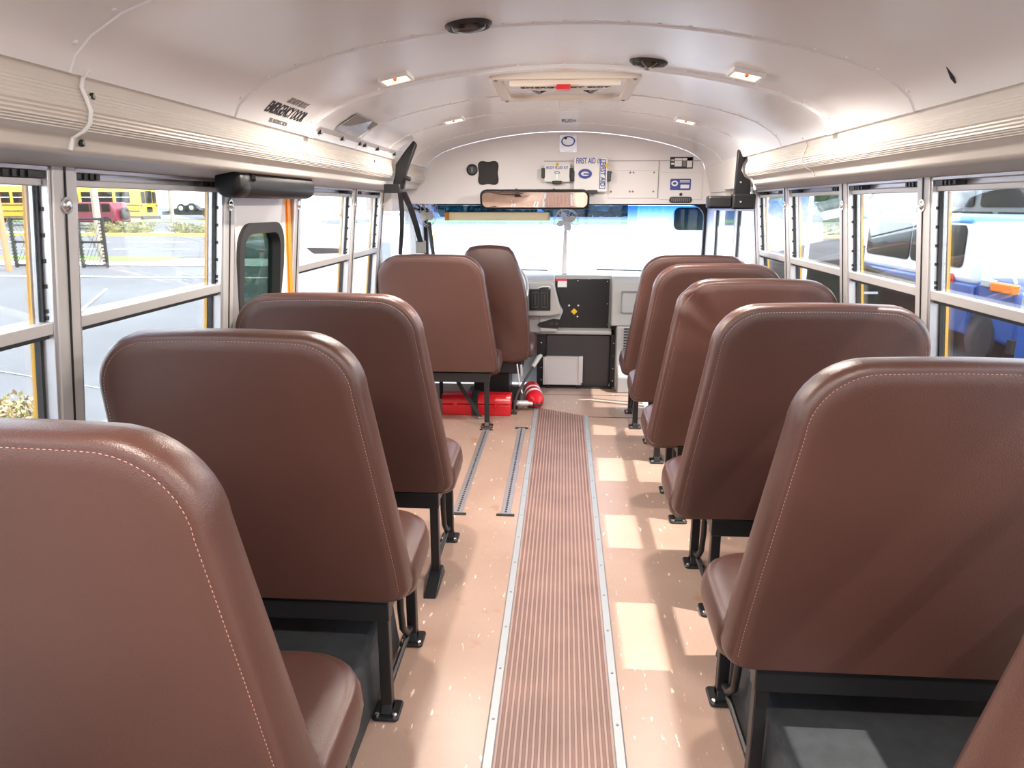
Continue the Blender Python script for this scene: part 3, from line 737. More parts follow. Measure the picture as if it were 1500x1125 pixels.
mb = MB(); mb.tube([(0,0,.0),(.003,.01,.06),(.02,.05,.13),(.07,.15,.21),(.13,.30,.29)], .009); mb.prism(rrect(-.02,.02,-.02,.02,.005), 2, 0, .008); mb.build('lever_arm', M['belt'], t, smooth=True)
mb = MB(); mb.tube([(.115,.27,.27),(.155,.36,.325),(.17,.39,.33)], [.015,.018,.014]); mb.build('grip', M['dash'], t, smooth=True)
t = empty('floor_belt', (-.62,4.68,0), 'black floor belt slanting down in front of the red case', 'belt')
mb = MB(); mb.strap([(-.11,.06,.30),(-.03,.02,.17),(.045,.0,.07),(.085,-.02,.008)], .026, .006, (1,0,0)); mb.build('webbing', M['rubber'], t)
mb = MB(); mb.box(.07,.10,-.035,-.005,0,.014); mb.build('anchor', M['steel'], t, bevel=.002)

# ------------------------------------------------------------------ header fittings
F = (PI/2,0,0)      # lettering that faces the rear of the bus
YH = 4.85
t = empty('radio_speaker', (-.593,YH,1.618), 'small round black speaker on the front header panel', 'speaker')
mb = MB(); mb.lathe([(.036,0),(.036,.008),(.03,.011),(.028,.007),(.001,.007)], (0,0,0), (0,-1,0)); mb.build('rim', M['black'], t, smooth=True)
mb = MB(); mb.box(-.006,.006,-.010,-.006,-.015,.015); mb.build('mark', M['greyink'], t)
t = empty('vent_speaker', (-.488,YH,1.598), 'black square speaker with pinched sides on the front header', 'speaker')
def pinch(k):
    P = []
    for j in range(48):
        a = 2*PI*j/48; c, s_ = math.cos(a), math.sin(a)
        r = 1/(abs(c)**5+abs(s_)**5)**.2; rr = r*(1-.10*abs(math.cos(2*a))**3)
        P.append((c*rr*.068*k, s_*rr*.076*k))
    return P
mb = MB(); mb.rings([[Vector((x,y,z)) for x, z in pinch(k)] for k, y in ((1,0),(1,-.006),(.95,-.009),(.90,-.007),(.1,-.0075))]); mb.build('grille', M['rubber'], t, smooth=True, angle=15)
t = empty('sun_notice_sticker', (.023,YH,1.776), 'silver foil sticker with a blue ring high on the header', 'sticker')
mb = MB(); mb.box(-.055,.055,-.002,0,-.053,.053); mb.build('foil', M['foil'], t)
mb = MB(); frame2(mb, [(.044*math.cos(2*PI*k/32),.014+.032*math.sin(2*PI*k/32)) for k in range(32)], [(.036*math.cos(2*PI*k/32),.014+.024*math.sin(2*PI*k/32)) for k in range(32)], 1, -.0035, -.001); mb.build('emblem', M['blue'], t)
mb = MB(); mb.lathe([(.009,0),(.009,.004)], (-.016,-.002,.034), (0,-1,0)); mb.build('dot', M['ink'], t)
def kit(name, x0, x1, z0, z1, depth, label, cat, mat):
    t = empty(name, ((x0+x1)/2, YH, (z0+z1)/2), label, cat)
    w, h = (x1-x0)/2, (z1-z0)/2
    mb = MB(); mb.prism(rrect(-w,w,-h,h,.008), 1, -depth, 0); mb.build('box_body', mat, t, bevel=.004)
    return t, w, h
t, w, h = kit('body_fluid_kit', -.126, .04, 1.54, 1.65, .045, 'white body fluid kit box on header left of first aid', 'kit box', M['white'])
text('BODY FLUID KIT', M['blue'], .024, (0,-.0462,.032), F, t, sx=.78)
mb = MB(); frame2(mb, [(.017*math.cos(2*PI*k/24),.002+.009*math.sin(2*PI*k/24)) for k in range(24)], [(.013*math.cos(2*PI*k/24),.002+.006*math.sin(2*PI*k/24)) for k in range(24)], 1, -.047, -.045); mb.build('emblem', M['blue'], t)
for x in (-w-.006, w+.006):
    mb = MB(); mb.box(x-.011,x+.011,-.05,0,-.03,.03); mb.build('clip', M['black'], t, bevel=.003)
mb = MB(); mb.box(-.03,.03,-.052,0,-h-.012,-h+.008); mb.build('clip', M['black'], t, bevel=.003)
mb = MB(); mb.box(-.004,.004,-.052,-.045,-.035,-.008); mb.build('latch', M['steel'], t)
mb = MB(); mb.lathe([(.010,0),(.010,.006),(.005,.009)], (0,-.045,h-.002), (0,-1,0)); mb.build('seal', M['yellow'], t)
t, w, h = kit('first_aid_kit', .063, .275, 1.478, 1.69, .06, 'white first aid box with blue lettering on the header', 'first aid kit', M['white'])
text('FIRST AID', M['blue'], .046, (-.032,-.0612,.082), F, t, sx=.62)
text('(S)', M['blue'], .036, (.053,-.0612,.082), F, t, sx=.7)
mb = MB(); frame2(mb, rrect(.056,.094,-.088,.092,.003), rrect(.060,.090,-.084,.088,.002), 1, -.0625, -.060); mb.build('label_border', M['blue'], t)
text('FIRST AID', M['blue'], .040, (.075,-.0635,.002), (PI/2,PI/2,0), t, sx=.86)
mb = MB(); n = 32
frame2(mb, [(-.035+.043*math.cos(2*PI*k/n), .005+.030*math.sin(2*PI*k/n)) for k in range(n)], [(-.035+.026*math.cos(2*PI*k/n), .005+.014*math.sin(2*PI*k/n)) for k in range(n)], 1, -.0625, -.060); mb.box(-.045,-.01,-.0625,-.060,.0,.008); mb.build('emblem', M['blue'], t)
for x, z in ((-w-.008,-.01),(w+.01,-.01)):
    mb = MB(); mb.box(x-.012,x+.012,-.065,0,z-.03,z+.03); mb.build('clip', M['black'], t, bevel=.003)
mb = MB(); mb.box(-.02,.045,-.068,0,-h-.010,-h+.012); mb.build('clip', M['black'], t, bevel=.003)
mb = MB(); mb.lathe([(.012,0),(.012,.004),(.006,.006)], (.10,-.06,.055), (0,-1,0)); mb.build('seal', M['yellow'], t)
# access hatch panels
for x0, x1, z0, z1, lab in ((.285,.60,1.44,1.612,'wide flush access panel in the middle of the front header'),(.615,.88,1.43,1.60,'square access panel carrying a blue label, right of the header')):
    t = empty('access_panel', ((x0+x1)/2,YH,(z0+z1)/2), lab, 'access panel')
    w, h = (x1-x0)/2, (z1-z0)/2
    mb = MB(); mb.prism(rrect(-w,w,-h,h,.004), 1, -.006, 0); mb.build('panel', M['wall'], t, bevel=.002)
    if x0 < .5:
        for x in (-.14,-.02,.0,.13):
            for z in (.072,-.045):
                mb = MB(); mb.lathe([(.006,0),(.005,.003)], (x,-.006,z), (0,-1,0), n=8); mb.build('screw', M['greyink'], t)
    else:
        mb = MB(); mb.lathe([(.010,0),(.009,.006)], (0,-.006,-.052), (0,-1,0)); mb.build('lock', M['black'], t)
t = empty('warning_label', (.742,YH,1.657), 'white warning label with black border at the header right corner', 'label')
mb = MB(); mb.box(-.072,.072,-.001,0,-.036,.036); mb.build('border', M['ink'], t)
mb = MB(); mb.box(-.042,.002,-.0018,-.0008,-.022,.028); mb.box(.034,.066,-.0018,-.0008,-.028,.028); mb.box(.004,.066,-.0018,-.0008,.014,.028); mb.box(-.065,-.045,-.0018,-.0008,-.012,.0); mb.box(-.065,-.045,-.0018,-.0008,.01,.02); mb.build('white_field', M['white'], t)
mb = MB(); mb.box(.006,.030,-.0018,-.0008,-.022,.010); mb.build('picture', M['greyink'], t)
t = empty('blue_label', (.742,YH-.0062,1.525), 'blue and white notice label on the header access panel', 'label')
mb = MB(); mb.prism(rrect(-.065,.065,-.035,.035,.008), 1, -.001, 0); mb.build('field', M['blue'], t)
mb = MB(); frame2(mb, [(-.037+.021*math.cos(2*PI*k/24), .006+.017*math.sin(2*PI*k/24)) for k in range(24)], [(-.037+.012*math.cos(2*PI*k/24), .006+.008*math.sin(2*PI*k/24)) for k in range(24)], 1, -.002, -.0008); mb.box(.0,.055,-.002,-.0008,-.025,-.002); mb.box(-.005,.058,-.002,-.0008,.012,.016); mb.box(-.005,.058,-.002,-.0008,.020,.024); mb.build('print', M['white'], t)
t = empty('header_vent', (.748,YH,1.43), 'dark oval slot vent low on the header right side', 'vent')
mb = MB(); mb.prism(rrect(-.072,.072,-.019,.019,.017), 1, -.008, 0); mb.build('rim', M['black'], t, bevel=.003)
mb = MB()
for k in range(10): mb.box(-.058+k*.0125,-.053+k*.0125,-.010,-.007,-.012,.012)
mb.build('slats', M['greyink'], t)

# rear-view mirror
t = empty('rear_view_mirror', (-.182,4.70,1.431), 'wide black-rimmed rear-view mirror hanging below the header', 'mirror')
t.rotation_euler = (math.radians(20),0,0)
mb = MB(); mb.rings([[Vector((x,y,z)) for x, z in rrect(-.345+i,.345-i,-.062+i,.062-i,.04)] for i, y in ((.02,.03),(.004,.022),(0,.005),(.002,-.008),(.007,-.010),(.008,-.004))], cap=True); mb.build('rim', M['black'], t, smooth=True, angle=60)
mb = MB(); rs = []
for k in range(10, -1, -1):
    f = max(k/10, .02); rs.append([Vector((x*f, -.0065-.006*(1-(x*f/.34)**2), z*f)) for x, z in rrect(-.331,.331,-.049,.049,.030,8)])
mb.rings(rs, cap=True); mb.build('glass', M['mirror'], t, smooth=True, angle=80)
mb = MB(); mb.tube([(-.12,.03,.0),(-.12,.10,.03)], .008); mb.tube([(.12,.03,0),(.12,.10,.03)], .008); mb.build('bracket', M['black'], t, smooth=True)
# visor
t = empty('sun_visor', (-.485,5.30,1.318), 'long narrow amber sun visor below the rear-view mirror', 'sun visor')
mb = MB(); mb.prism(rrect(-.335,.39,-.028,.028,.006), 1, -.008, .008); mb.build('visor_panel', M['visor'], t, bevel=.003)
mb = MB(); mb.box(-.365,-.335,-.010,.010,-.029,.029); mb.build('end_cap', M['orange'], t, bevel=.002)
mb = MB()
for x in (-.36,.385): mb.tube([(x,0,-.02),(x,0,.09)], .004)
mb.tube([(-.36,-.004,.03),(.39,-.004,.03)], .003)
mb.build('bracket', M['black'], t)
# fans
def fan(loc, R_, name_label, axis, stand):
    t = empty('cabin_fan', loc, name_label, 'fan', 'small wire-caged cabin fans')
    q = Vector((0,0,1)).rotation_difference(Vector(axis)).to_matrix()
    mb = MB()
    for rad, h in ((R_,0),(R_*.9,.022),(R_*.5,.032),(R_*.9,-.022)):
        mb.tube([q @ Vector((rad*math.cos(2*PI*k/28), rad*math.sin(2*PI*k/28), h)) for k in range(29)], .0016, n=6, cap=False)
    for k in range(16):
        a = 2*PI*k/16; mb.tube([q @ Vector((r_*math.cos(a), r_*math.sin(a), h)) for r_, h in ((.01,.034),(R_*.5,.032),(R_*.9,.022),(R_,0),(R_*.9,-.022),(.02,-.03))], .001, n=5)
    mb.build('cage', M['silver'], t)
    mb = MB()
    for k in range(4):
        a = PI/2*k+.4; c = Vector((R_*.42*math.cos(a), R_*.42*math.sin(a), 0))
        m = Matrix.Rotation(a,3,'Z') @ Matrix.Rotation(.5,3,'X')
        vs = [q @ (c + m @ Vector((R_*.38*math.cos(b), R_*.26*math.sin(b), z))) for z in (-.0012,.0012) for b in [2*PI*j/14 for j in range(14)]]
        V = [mb.bm.verts.new(v) for v in vs]; mb.bm.faces.new(V[:14][::-1]); mb.bm.faces.new(V[14:])
        for j in range(14): mb.bm.faces.new((V[j],V[(j+1)%14],V[14+(j+1)%14],V[14+j]))
    mb.build('blades', M['clear'], t)
    mb = MB(); mb.lathe([(.018,-.06),(.024,-.05),(.024,-.02),(.012,.012),(.004,.016)], (0,0,0), axis); mb.build('motor', M['dashdark'] if stand == 'side' else M['clear'], t, smooth=True)
    mb = MB()
    if stand == 'dash': mb.tube([(0,.03,0),(-.004,.03,-.10),(-.01,.0,-.40)], [.016,.014,.022])
    else: mb.tube([(-.02,0,0),(-.08,.0,.05),(-.03,.0,.12),(-.005,.0,.06)], .006); mb.box(-.14,-.11,-.03,.03,.0,.05); mb.tube([(-.125,0,.03),(-.05,0,0)], .008)
    mb.build('stand', M['clear'] if stand == 'dash' else M['black'], t, smooth=True)
    return t
fan((.022,5.75,1.275), .098, 'little wire-caged fan standing on the dashboard centre', (0,-1,.1), 'dash')
fan((-.955,5.15,1.36), .115, 'wire-caged fan mounted at the left beside the windscreen', (1,-.45,0), 'side')

# seat-belt stanchion on the left with hanging belts
t = empty('belt_stanchion', (-.850,3.90,1.583), 'tall black bracket on the left cove holding the shoulder belts', 'belt bracket')
mb = MB(); mb.prism([(-.05,-.10),(.012,-.105),(.03,-.02),(.087,.118),(.072,.138),(.025,.085),(-.025,.02),(-.03,-.03)], 1, -.02, .02); mb.build('bracket_plate', M['blackpad'], t, bevel=.006)
mb = MB(); mb.box(-.085,.0,-.05,.03,-.125,-.080); mb.tube([(.03,-.03,-.05),(.055,-.03,-.055)], .012); mb.build('retractor', M['black'], t, bevel=.006)
for nm, pts, w in (('webbing', [(-.01,.0,-.12),(-.07,.3,-.22),(-.14,.6,-.33),(-.215,.86,-.50)], .026), ('webbing', [(.005,.0,-.115),(-.02,.3,-.20),(-.05,.6,-.31),(-.065,.80,-.42)], .034)):
    mb = MB(); mb.strap(pts, w, .005, (1,0,0)); mb.build(nm, M['belt'], t)
mb = MB(); mb.box(-.095,-.035,.79,.83,-.49,-.41); mb.build('buckle', M['greyink'], t, bevel=.006)
t = empty('grab_pole', (-.94,5.15,.62), 'slim dark pole standing left of the windscreen', 'pole')
mb = MB(); mb.tube([(.0,0,.66),(.035,0,.34),(.06,0,.0),(.06,0,-.62)], .014); mb.build('tube', M['belt'], t, smooth=True)
# outside mirror seen through the driver's window
t = empty('side_mirror', (-1.42,5.65,1.02), 'black exterior mirror seen through the driver side window', 'mirror')
mb = MB(); mb.prism(rrect(-.09,.09,-.07,.10,.02), 1, -.03, .03); mb.build('housing', M['black'], t, bevel=.008)
mb = MB(); mb.tube([(0,0,.09),(.02,.02,.35),(.22,.05,.45)], .01); mb.build('arm', M['black'], t, smooth=True)
# right stanchion + crash pad above the door
t = empty('door_crash_pad', (.861,3.86,1.418), 'black padded crash bar and bracket above the entrance door', 'crash pad')
mb = MB(); mb.prism([(.0,.015),(.005,.27),(.035,.30),(.065,.275),(.058,.235),(.035,.20),(.030,.165),(.05,.13),(.085,.11),(.09,.015)], 1, -.015, .015); br = mb.build('bracket_plate', M['blackpad'], t, bevel=.004)
for z in (.255,.10,-.005):
    mb = MB(); mb.lathe([(.007,0),(.005,.005)], (.03,-.045 if z < 0 else -.015,z), (0,-1,0), n=10); mb.build('bolt', M['steel'], br)
mb = MB(); mb.prism(rrect(-.012,.115,-.045,.038,.012), 1, -.045, .03); mb.build('end_pad', M['blackpad'], t, bevel=.01)
mb = MB(); mb.prism(rrect(-.145,-.008,-.042,.028,.014), 1, -.03, .04); mb.build('bar_pad', M['blackpad'], t, bevel=.012)
mb = MB(); mb.tube([(.09,0,.265),(.075,0,.22),(.062,0,.185),(.07,0,.15),(.10,0,.125),(.115,0,.06)], .010); mb.build('sealant_bead', M['white'], t, smooth=True)
t.scale = (.906,.906,.906)
# pad above the emergency door
t = empty('door_pad', (-1.005,2.52,1.463), 'black padded roll mounted above the emergency door', 'crash pad')
mb = MB(); rs = []
for y, k in ((-.335,.70),(-.33,.9),(-.315,1),(-.27,1.03),(-.262,.93),(-.25,1),(.30,1),(.325,.95),(.33,.7)): rs.append([Vector((x*k,y,z*k)) for x, z in rrect(-.044,.044,-.044,.044,.036,6)])
mb.rings(rs); mb.build('pad', M['blackpad'], t, smooth=True, angle=60)
mb = MB(); mb.lathe([(.008,0),(.006,.02)], (0,.33,0), (0,1,0)); mb.lathe([(.012,0),(.006,.01)], (.044,-.245,.015), (1,0,0)); mb.build('button', M['black'], t)

# ------------------------------------------------------------------ ceiling fittings
def on_ceiling(x, y, up=0):
    n = ceil_n(x)               # down
    zax = n; yax = Vector((0,1,0)); xax = yax.cross(zax).normalized()
    m = Matrix((xax, yax, zax)).transposed().to_4x4(); m.translation = Vector((x, y, ceil_z(x))) + n*.0005
    return m
def set_m(o, m): o.location = m.to_translation(); o.rotation_euler = m.to_euler(); return o
for i, (x, y, lab) in enumerate(((-.54,2.45,'dome lamp left of the roof hatch, nearer the camera'),(.555,2.43,'dome lamp right of the roof hatch, nearer the camera'),(-.53,3.64,'left dome lamp further forward, near the front header'),(.57,3.66,'right dome lamp further forward, near the front header'),(-.54,.35,'added left dome lamp, unseen behind the camera, for extra cabin light'),(.55,.35,'added right dome lamp, unseen behind the camera, for extra cabin light'))):  # last two lamps are unseen, added to brighten the interior
    t = empty('dome_lamp', (0,0,0), lab, 'ceiling lamp', 'small square dome lamps on the ceiling'); set_m(t, on_ceiling(x, y))
    mb = MB(); frame2(mb, rrect(-.05,.05,-.055,.055,.006), rrect(-.040,.040,-.045,.045,.004), 2, -.002, .012); mb.build('bezel', M['white'], t, bevel=.002)
    mb = MB(); mb.prism(rrect(-.040,.040,-.045,.045,.004), 2, -.001, .006); ln = mb.build('lens', M['lamp'], t)
    mb = MB(); mb.lathe([(.007,.006),(.006,.013),(.002,.016)], (0,-.02,0), n=14); mb.box(-.035,.035,-.044,-.034,.006,.009); mb.build('bulb_mount', M['lampamber'], ln, smooth=True)
    ld = bpy.data.lights.new('dome_light', 'AREA'); ld.shape = 'SQUARE'; ld.size = .08; ld.energy = 16; ld.color = (1,.9,.8)
    lo = bpy.data.objects.new('dome_light', ld); C.objects.link(lo); lo.parent = t; lo.location = (0,0,.02); lo.rotation_euler = (PI,0,0)
for x, y, lab, mid in ((-.243,1.97,'round black ceiling speaker nearer the camera, left of the centre line',0),(.262,2.48,'round black ceiling speaker behind the roof hatch, right of the centre line',1)):
    t = empty('ceiling_speaker', (0,0,0), lab, 'speaker', 'round black ceiling speakers'); set_m(t, on_ceiling(x, y))
    mb = MB(); mb.lathe([(.060,-.003),(.060,.004),(.054,.009),(.049,.007),(.048,.004),(.001,.004)], n=36); mb.build('rim', M['black'], t, smooth=True)
    mb = MB(); mb.lathe([(.046,.004),(.040,.012),(.02,.017),(.001,.018)], n=36); mb.build('grille', M['panelblack'], t, smooth=True)
    if mid:
        mb = MB(); mb.lathe([(.012,.016),(.010,.024),(.003,.026)], n=14)
        for a in range(6): mb.tube([(.012*math.cos(a*PI/3),.012*math.sin(a*PI/3),.018),(.047*math.cos(a*PI/3),.047*math.sin(a*PI/3),.009)], .002, n=5)
        mb.build('guard', M['greyink'], t)
# roof hatch
t = empty('roof_hatch', (0,3.0,1.848), 'cream roof escape hatch marked EMERGENCY EXIT', 'roof hatch')
mb = MB()
def hz(x): return ceil_z(x)-1.848
pts_o = rrect(-.268,.268,-.285,.29,.02); pts_i = rrect(-.225,.225,-.26,.235,.05)
frame2(mb, pts_o, pts_i, 2, -.022, .004); mb.build('hatch_frame', M['whiteplastic'], t, bevel=.006)
mb = MB(); mb.prism(pts_i, 2, -.004, .0); mb.build('hatch_lid', M['ceil'], t)
mb = MB(); mb.prism([(-.20,-.245),(.20,-.245),(.19,-.215),(.165,-.20),(.155,-.16),(.10,-.135),(-.10,-.135),(-.155,-.16),(-.165,-.20),(-.19,-.215)], 2, -.040, -.002); sh = mb.build('handle_shroud', M['whiteplastic'], t, bevel=.006)
for sx_ in (-1, 1):
    mb = MB(); mb.tube([(sx_*.12,-.14,-.030),(sx_*.10,-.06,-.032),(sx_*.075,-.05,-.020)], .010); mb.build('handle', M['black'], t, smooth=True)
mb = MB(); mb.tube([(-.10,-.05,-.018),(.10,-.05,-.018)], .010); mb.build('lever_bar', M['whiteplastic'], t, smooth=True)
mb = MB(); mb.box(-.03,.02,-.262,-.205,-.052,-.036); mb.build('release_tab', M['red'], t, bevel=.003)
for x, y in ((-.245,-.265),(.245,-.265),(-.245,.265),(.245,.265)):
    mb = MB(); mb.lathe([(.008,0),(.006,.004)], (x,y,-.022), (0,0,-1), n=10); mb.build('screw', M['greyink'], t)
text('EMERGENCY EXIT', M['ink'], .040, (0,-.218,-.0412), (PI,0,0), t, sx=1.0)
t = empty('reflective_sticker', (.018,3.60,1.8495), 'square bright white sticker on the ceiling ahead of the hatch', 'sticker')
mb = MB(); mb.box(-.048,.048,-.19,.19,-.002,0); mb.build('foil', M['white'], t)
t = empty('push_label', (.022,4.25,1.8495), 'small faded dark lettering on ceiling behind the header', 'label')
o = text('PUSH', M['greyink'], .034, (0,0,-.001), (PI,0,0), t); o.scale = (1,6,1)
# emergency door lettering on the left ceiling curve
def ceiling_text(parent, body, size, x, y, mat, sx=1):
    n = ceil_n(x); up = Vector((1,0,0)) - n*n.x; up.normalize()
    # reading direction runs forward (+Y), the tops of the letters point towards the roof centre
    xa = Vector((0,1,0)); za = n; ya = za.cross(xa).normalized()
    m = Matrix((xa, ya, za)).transposed()
    o = text(body, mat, size, Vector((x, y, ceil_z(x))) + n*.001, (0,0,0), parent, sx=sx); o.rotation_euler = m.to_euler(); return o
t = empty('door_lettering', (0,0,0), 'stencilled EMERGENCY DOOR wording on the left ceiling curve', 'lettering')
ceiling_text(t, 'EMERGENCY DOOR', .056, -.857, 2.325, M['ink'], sx=.60); ceiling_text(t, 'DO NOT BLOCK', .034, -.821, 2.33, M['greyink'], sx=.60); ceiling_text(t, 'SEE INSTRUCTION', .018, -.882, 2.31, M['greyink'], sx=.95)
t = empty('ceiling_sticker', (0,0,0), 'square black and silver sticker on the left ceiling curve', 'sticker')
x = -.826; n = ceil_n(x); xa = Vector((0,1,0)); ya = n.cross(xa).normalized(); m = Matrix((xa,ya,n)).transposed().to_4x4(); m.translation = Vector((x,2.97,ceil_z(x)))+n*.006
set_m(t, m)
mb = MB(); mb.box(-.16,.16,-.06,.06,-.001,.001); mb.build('foil', M['foil'], t)
mb = MB(); mb.prism([(-.16,.06),(-.15,-.01),(-.09,-.005),(-.03,.02),(.05,.06)], 2, .001, .002); mb.prism([(.07,.06),(.16,.06),(.16,.01),(.11,.02)], 2, .001, .002); mb.build('dark_print', M['greyink'], t)
t = empty('scuff_mark', (0,0,0), 'small dark gouge on the right side of the ceiling', 'scuff')
x = .86; n = ceil_n(x); p = Vector((x, 1.785, ceil_z(x)))+n*.001
mb = MB(); mb.tube([p+Vector((.012,.01,-.010)), p+Vector((.0,.0,0)), p+Vector((-.022,-.01,.022))], [.002,.005,.001]); mb.build('mark', M['ink'], t)

# ------------------------------------------------------------------ outside
def gz(Y):
    P = [(-60,-1),(14,-1),(22,-.86),(28,-.72),(30,-.66),(40,-.33),(48,-.14),(52,-.09),(70,.05),(260,.3)]
    for (a,za),(b,zb) in zip(P, P[1:]):
        if a <= Y <= b: return za+(zb-za)*(Y-a)/(b-a)
    return P[-1][1]
def strip(mb, x0, x1, y0, y1, dz=0, nx=1):
    ys = sorted(set([y0,y1] + [v for v in (-60,14,22,28,30,40,48,52,70,260) if y0 < v < y1]))
    for a, b in zip(ys, ys[1:]):
        v = [mb.bm.verts.new(p) for p in ((x0,a,gz(a)+dz),(x1,a,gz(a)+dz),(x1,b,gz(b)+dz),(x0,b,gz(b)+dz))]; mb.bm.faces.new(v)
    return mb
gnd = MB(); strip(gnd, -220, 220, -60, 260)
g = gnd.build('parking_lot', M['asphalt']); g['kind'] = 'structure'
def patch(name, mat, x0, x1, y0, y1, dz, label=None):
    mb = MB(); strip(mb, x0, x1, y0, y1, dz); o = mb.build(name, mat); o['kind'] = 'structure'
    if label: o['label'] = label
patch('lot_dark_asphalt', M['darkasphalt'], 1.25, 200, -60, 25.5, .01, 'darker asphalt to the right of the bus')
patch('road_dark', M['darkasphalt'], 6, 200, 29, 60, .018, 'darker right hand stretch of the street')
patch('road', M['roadmat'], -200, 200, 29, 60, .012, 'grey street beyond the parking lot')
patch('sidewalk', M['concrete'], -200, 200, 25.6, 28.4, .02, 'pale pavement strip along the street')
patch('grass_verge', M['grass'], -200, -15.4, 27.2, 28.9, .035, 'thin green verge beside the pavement')
patch('far_grass', M['grass'], -200, 200, 60, 68, .03, 'green strip across the street')
patch('road_median', M['concrete'], -200, 200, 40.4, 43.0, .06, 'median strip in the street')
mb = MB()
for a, b in ((-200,200),): mb.box(a, b, 39.9, 40.4, gz(40)-.05, gz(40)+.17)
tag(mb.build('road_curb', M['curbyellow']), 'yellow painted curb of the street median', kind='structure')
mb = MB(); strip(mb, -60, -4, 22.2, 22.5, .015)
for k in range(14): strip(mb, -27+k*2.2, -25.6+k*2.2, 32.0, 32.25, .03)
for k in range(10): strip(mb, -30+k*4, -27+k*4, 35.8, 36.0, .03)
v = [mb.bm.verts.new(p) for p in ((-9.2,12.0,-.985),(-9.14,12.0,-.985),(-12.72,19.5,-.89),(-12.8,19.5,-.89))]; mb.bm.faces.new(v)
v = [mb.bm.verts.new(p) for p in ((-6.2,9.0,-.985),(-6.16,9.0,-.985),(-10.0,10.56,-.985),(-10.0,10.62,-.985))]; mb.bm.faces.new(v)
o = mb.build('lane_markings', M['paint']); o['kind'] = 'structure'

def wheel(mb, x, y, z, r, w, axis=(1,0,0)):
    a = Vector(axis); mb.lathe([(r*.55,0),(r*.95,0),(r,w*.15),(r,w*.85),(r*.95,w),(r*.55,w),(r*.5,w*.8),(.01,w*.8)], Vector((x,y,z))-a*w*.5, axis, n=24); return mb

# yellow school bus across the street (side faces the camera, nose to the left)
t = empty('school_bus', (-36,52.2,gz(52)), 'yellow school bus on the street beyond the left window', 'bus')
mb = MB(); mb.prism([(-1.15,.55),(-1.2,1.3),(-1.18,2.35),(-1.0,2.75),(-.5,2.92),(.5,2.92),(1.0,2.75),(1.18,2.35),(1.2,1.3),(1.15,.55)], 0, -6.5, 5.9); mb.build('body', M['busyellow'], t, bevel=.06)
mb = MB(); mb.prism([(-1.02,2.78),(-.5,2.95),(.5,2.95),(1.02,2.78)], 0, -6.5, 5.4); mb.build('roof', M['whitecar'], t)
for k in range(9):
    x0 = -6.0+k*1.28; mb = MB(); mb.box(x0, x0+1.0, -1.24, -1.15, 1.62, 2.38); w_ = mb.build('window', M['cardark'], t); mb = MB(); mb.box(x0,x0+1.0,-1.25,-1.2,1.98,2.03); mb.build('sash_bar', M['whitecar'], w_)
for z0, z1 in ((1.42,1.50),(1.02,1.08),(.62,.68)):
    mb = MB(); mb.box(-6.5,5.92,-1.235,-1.18,z0,z1); mb.build('stripe', M['ink'], t)
for y0, y1, z0, z1 in ((-.9,-.5,1.6,2.4),(-.35,.4,1.6,2.45),(.55,.95,1.6,2.4),(-.3,.35,.95,1.35)):
    mb = MB(); mb.box(5.88,5.96,y0,y1,z0,z1); mb.build('rear_window', M['cardark'], t)
for y in (-1.0,1.0):
    mb = MB(); mb.box(5.88,5.97,y-.1,y+.1,1.35,1.5); mb.build('tail_lamp', M['redlabel'], t)
mb = MB(); mb.box(5.85,6.05,-1.15,1.15,.45,.72); mb.build('bumper', M['black'], t)
mb = MB(); wheel(mb, 2.8,-1.0,.45,.48,.3,(0,1,0)); wheel(mb, -5.0,-1.0,.45,.48,.3,(0,1,0)); wheel(mb,2.8,1.0,.45,.48,.3,(0,1,0)); mb.build('wheels', M['tire'], t)
# red suv
t = empty('red_suv', (-30.9,47.0,gz(47)), 'maroon off-road car passing in front of the school bus', 'car')
mb = MB(); mb.prism([(-2.2,.45),(-2.25,1.0),(-1.1,1.12),(-.6,1.72),(1.7,1.72),(1.95,1.1),(2.0,.45)], 1, -.85, .85); mb.build('body', M['redcar'], t, bevel=.08)
for x0, x1 in ((-.55,.25),(.35,1.0),(1.1,1.65)):
    mb = MB(); mb.box(x0,x1,-.88,-.8,1.12,1.6); mb.build('window', M['cardark'], t)
mb = MB(); wheel(mb,-1.35,-.75,.4,.42,.25,(0,1,0)); wheel(mb,1.3,-.75,.4,.42,.25,(0,1,0)); wheel(mb,2.12,0,1.0,.4,.22,(1,0,0)); mb.build('wheels', M['tire'], t)
# white box trailer and flat trailer with machinery far right of the bus
t = empty('box_truck', (-30.5,75,gz(70)), 'white box truck parked behind the yellow bus', 'truck')
mb = MB(); mb.box(-8,1.5,-1.2,1.2,1.0,4.2); mb.build('cargo_box', M['whitecar'], t); mb = MB(); wheel(mb,-1,-1,.5,.5,.3,(0,1,0)); wheel(mb,-6,-1,.5,.5,.3,(0,1,0)); mb.box(-8,1.5,-.9,.9,.7,1.0); mb.build('wheels', M['tire'], t)
t = empty('equipment_trailer', (-34.0,67,gz(67)), 'dark equipment trailer with spare wheels across the street', 'trailer')
mb = MB(); mb.box(-3,3.4,-.8,.8,.45,.75); mb.prism([(-2.8,.75),(-2.2,.9),(-.8,1.35),(-.2,1.4),(.4,.9),(3.2,.85),(3.3,.75)], 1, -.4, .4); mb.build('bed', M['black'], t)
for x, z in ((-1.2,1.05),(-.2,1.1),(1.6,1.45)):
    mb = MB(); wheel(mb,x,-.6,z,.42,.2,(0,1,0)); w_ = mb.build('wheel', M['tire'], t); mb = MB(); mb.lathe([(.2,0),(.15,.03)], (x,-.72,z), (0,-1,0)); mb.build('hubcap', M['whitecar'], w_)
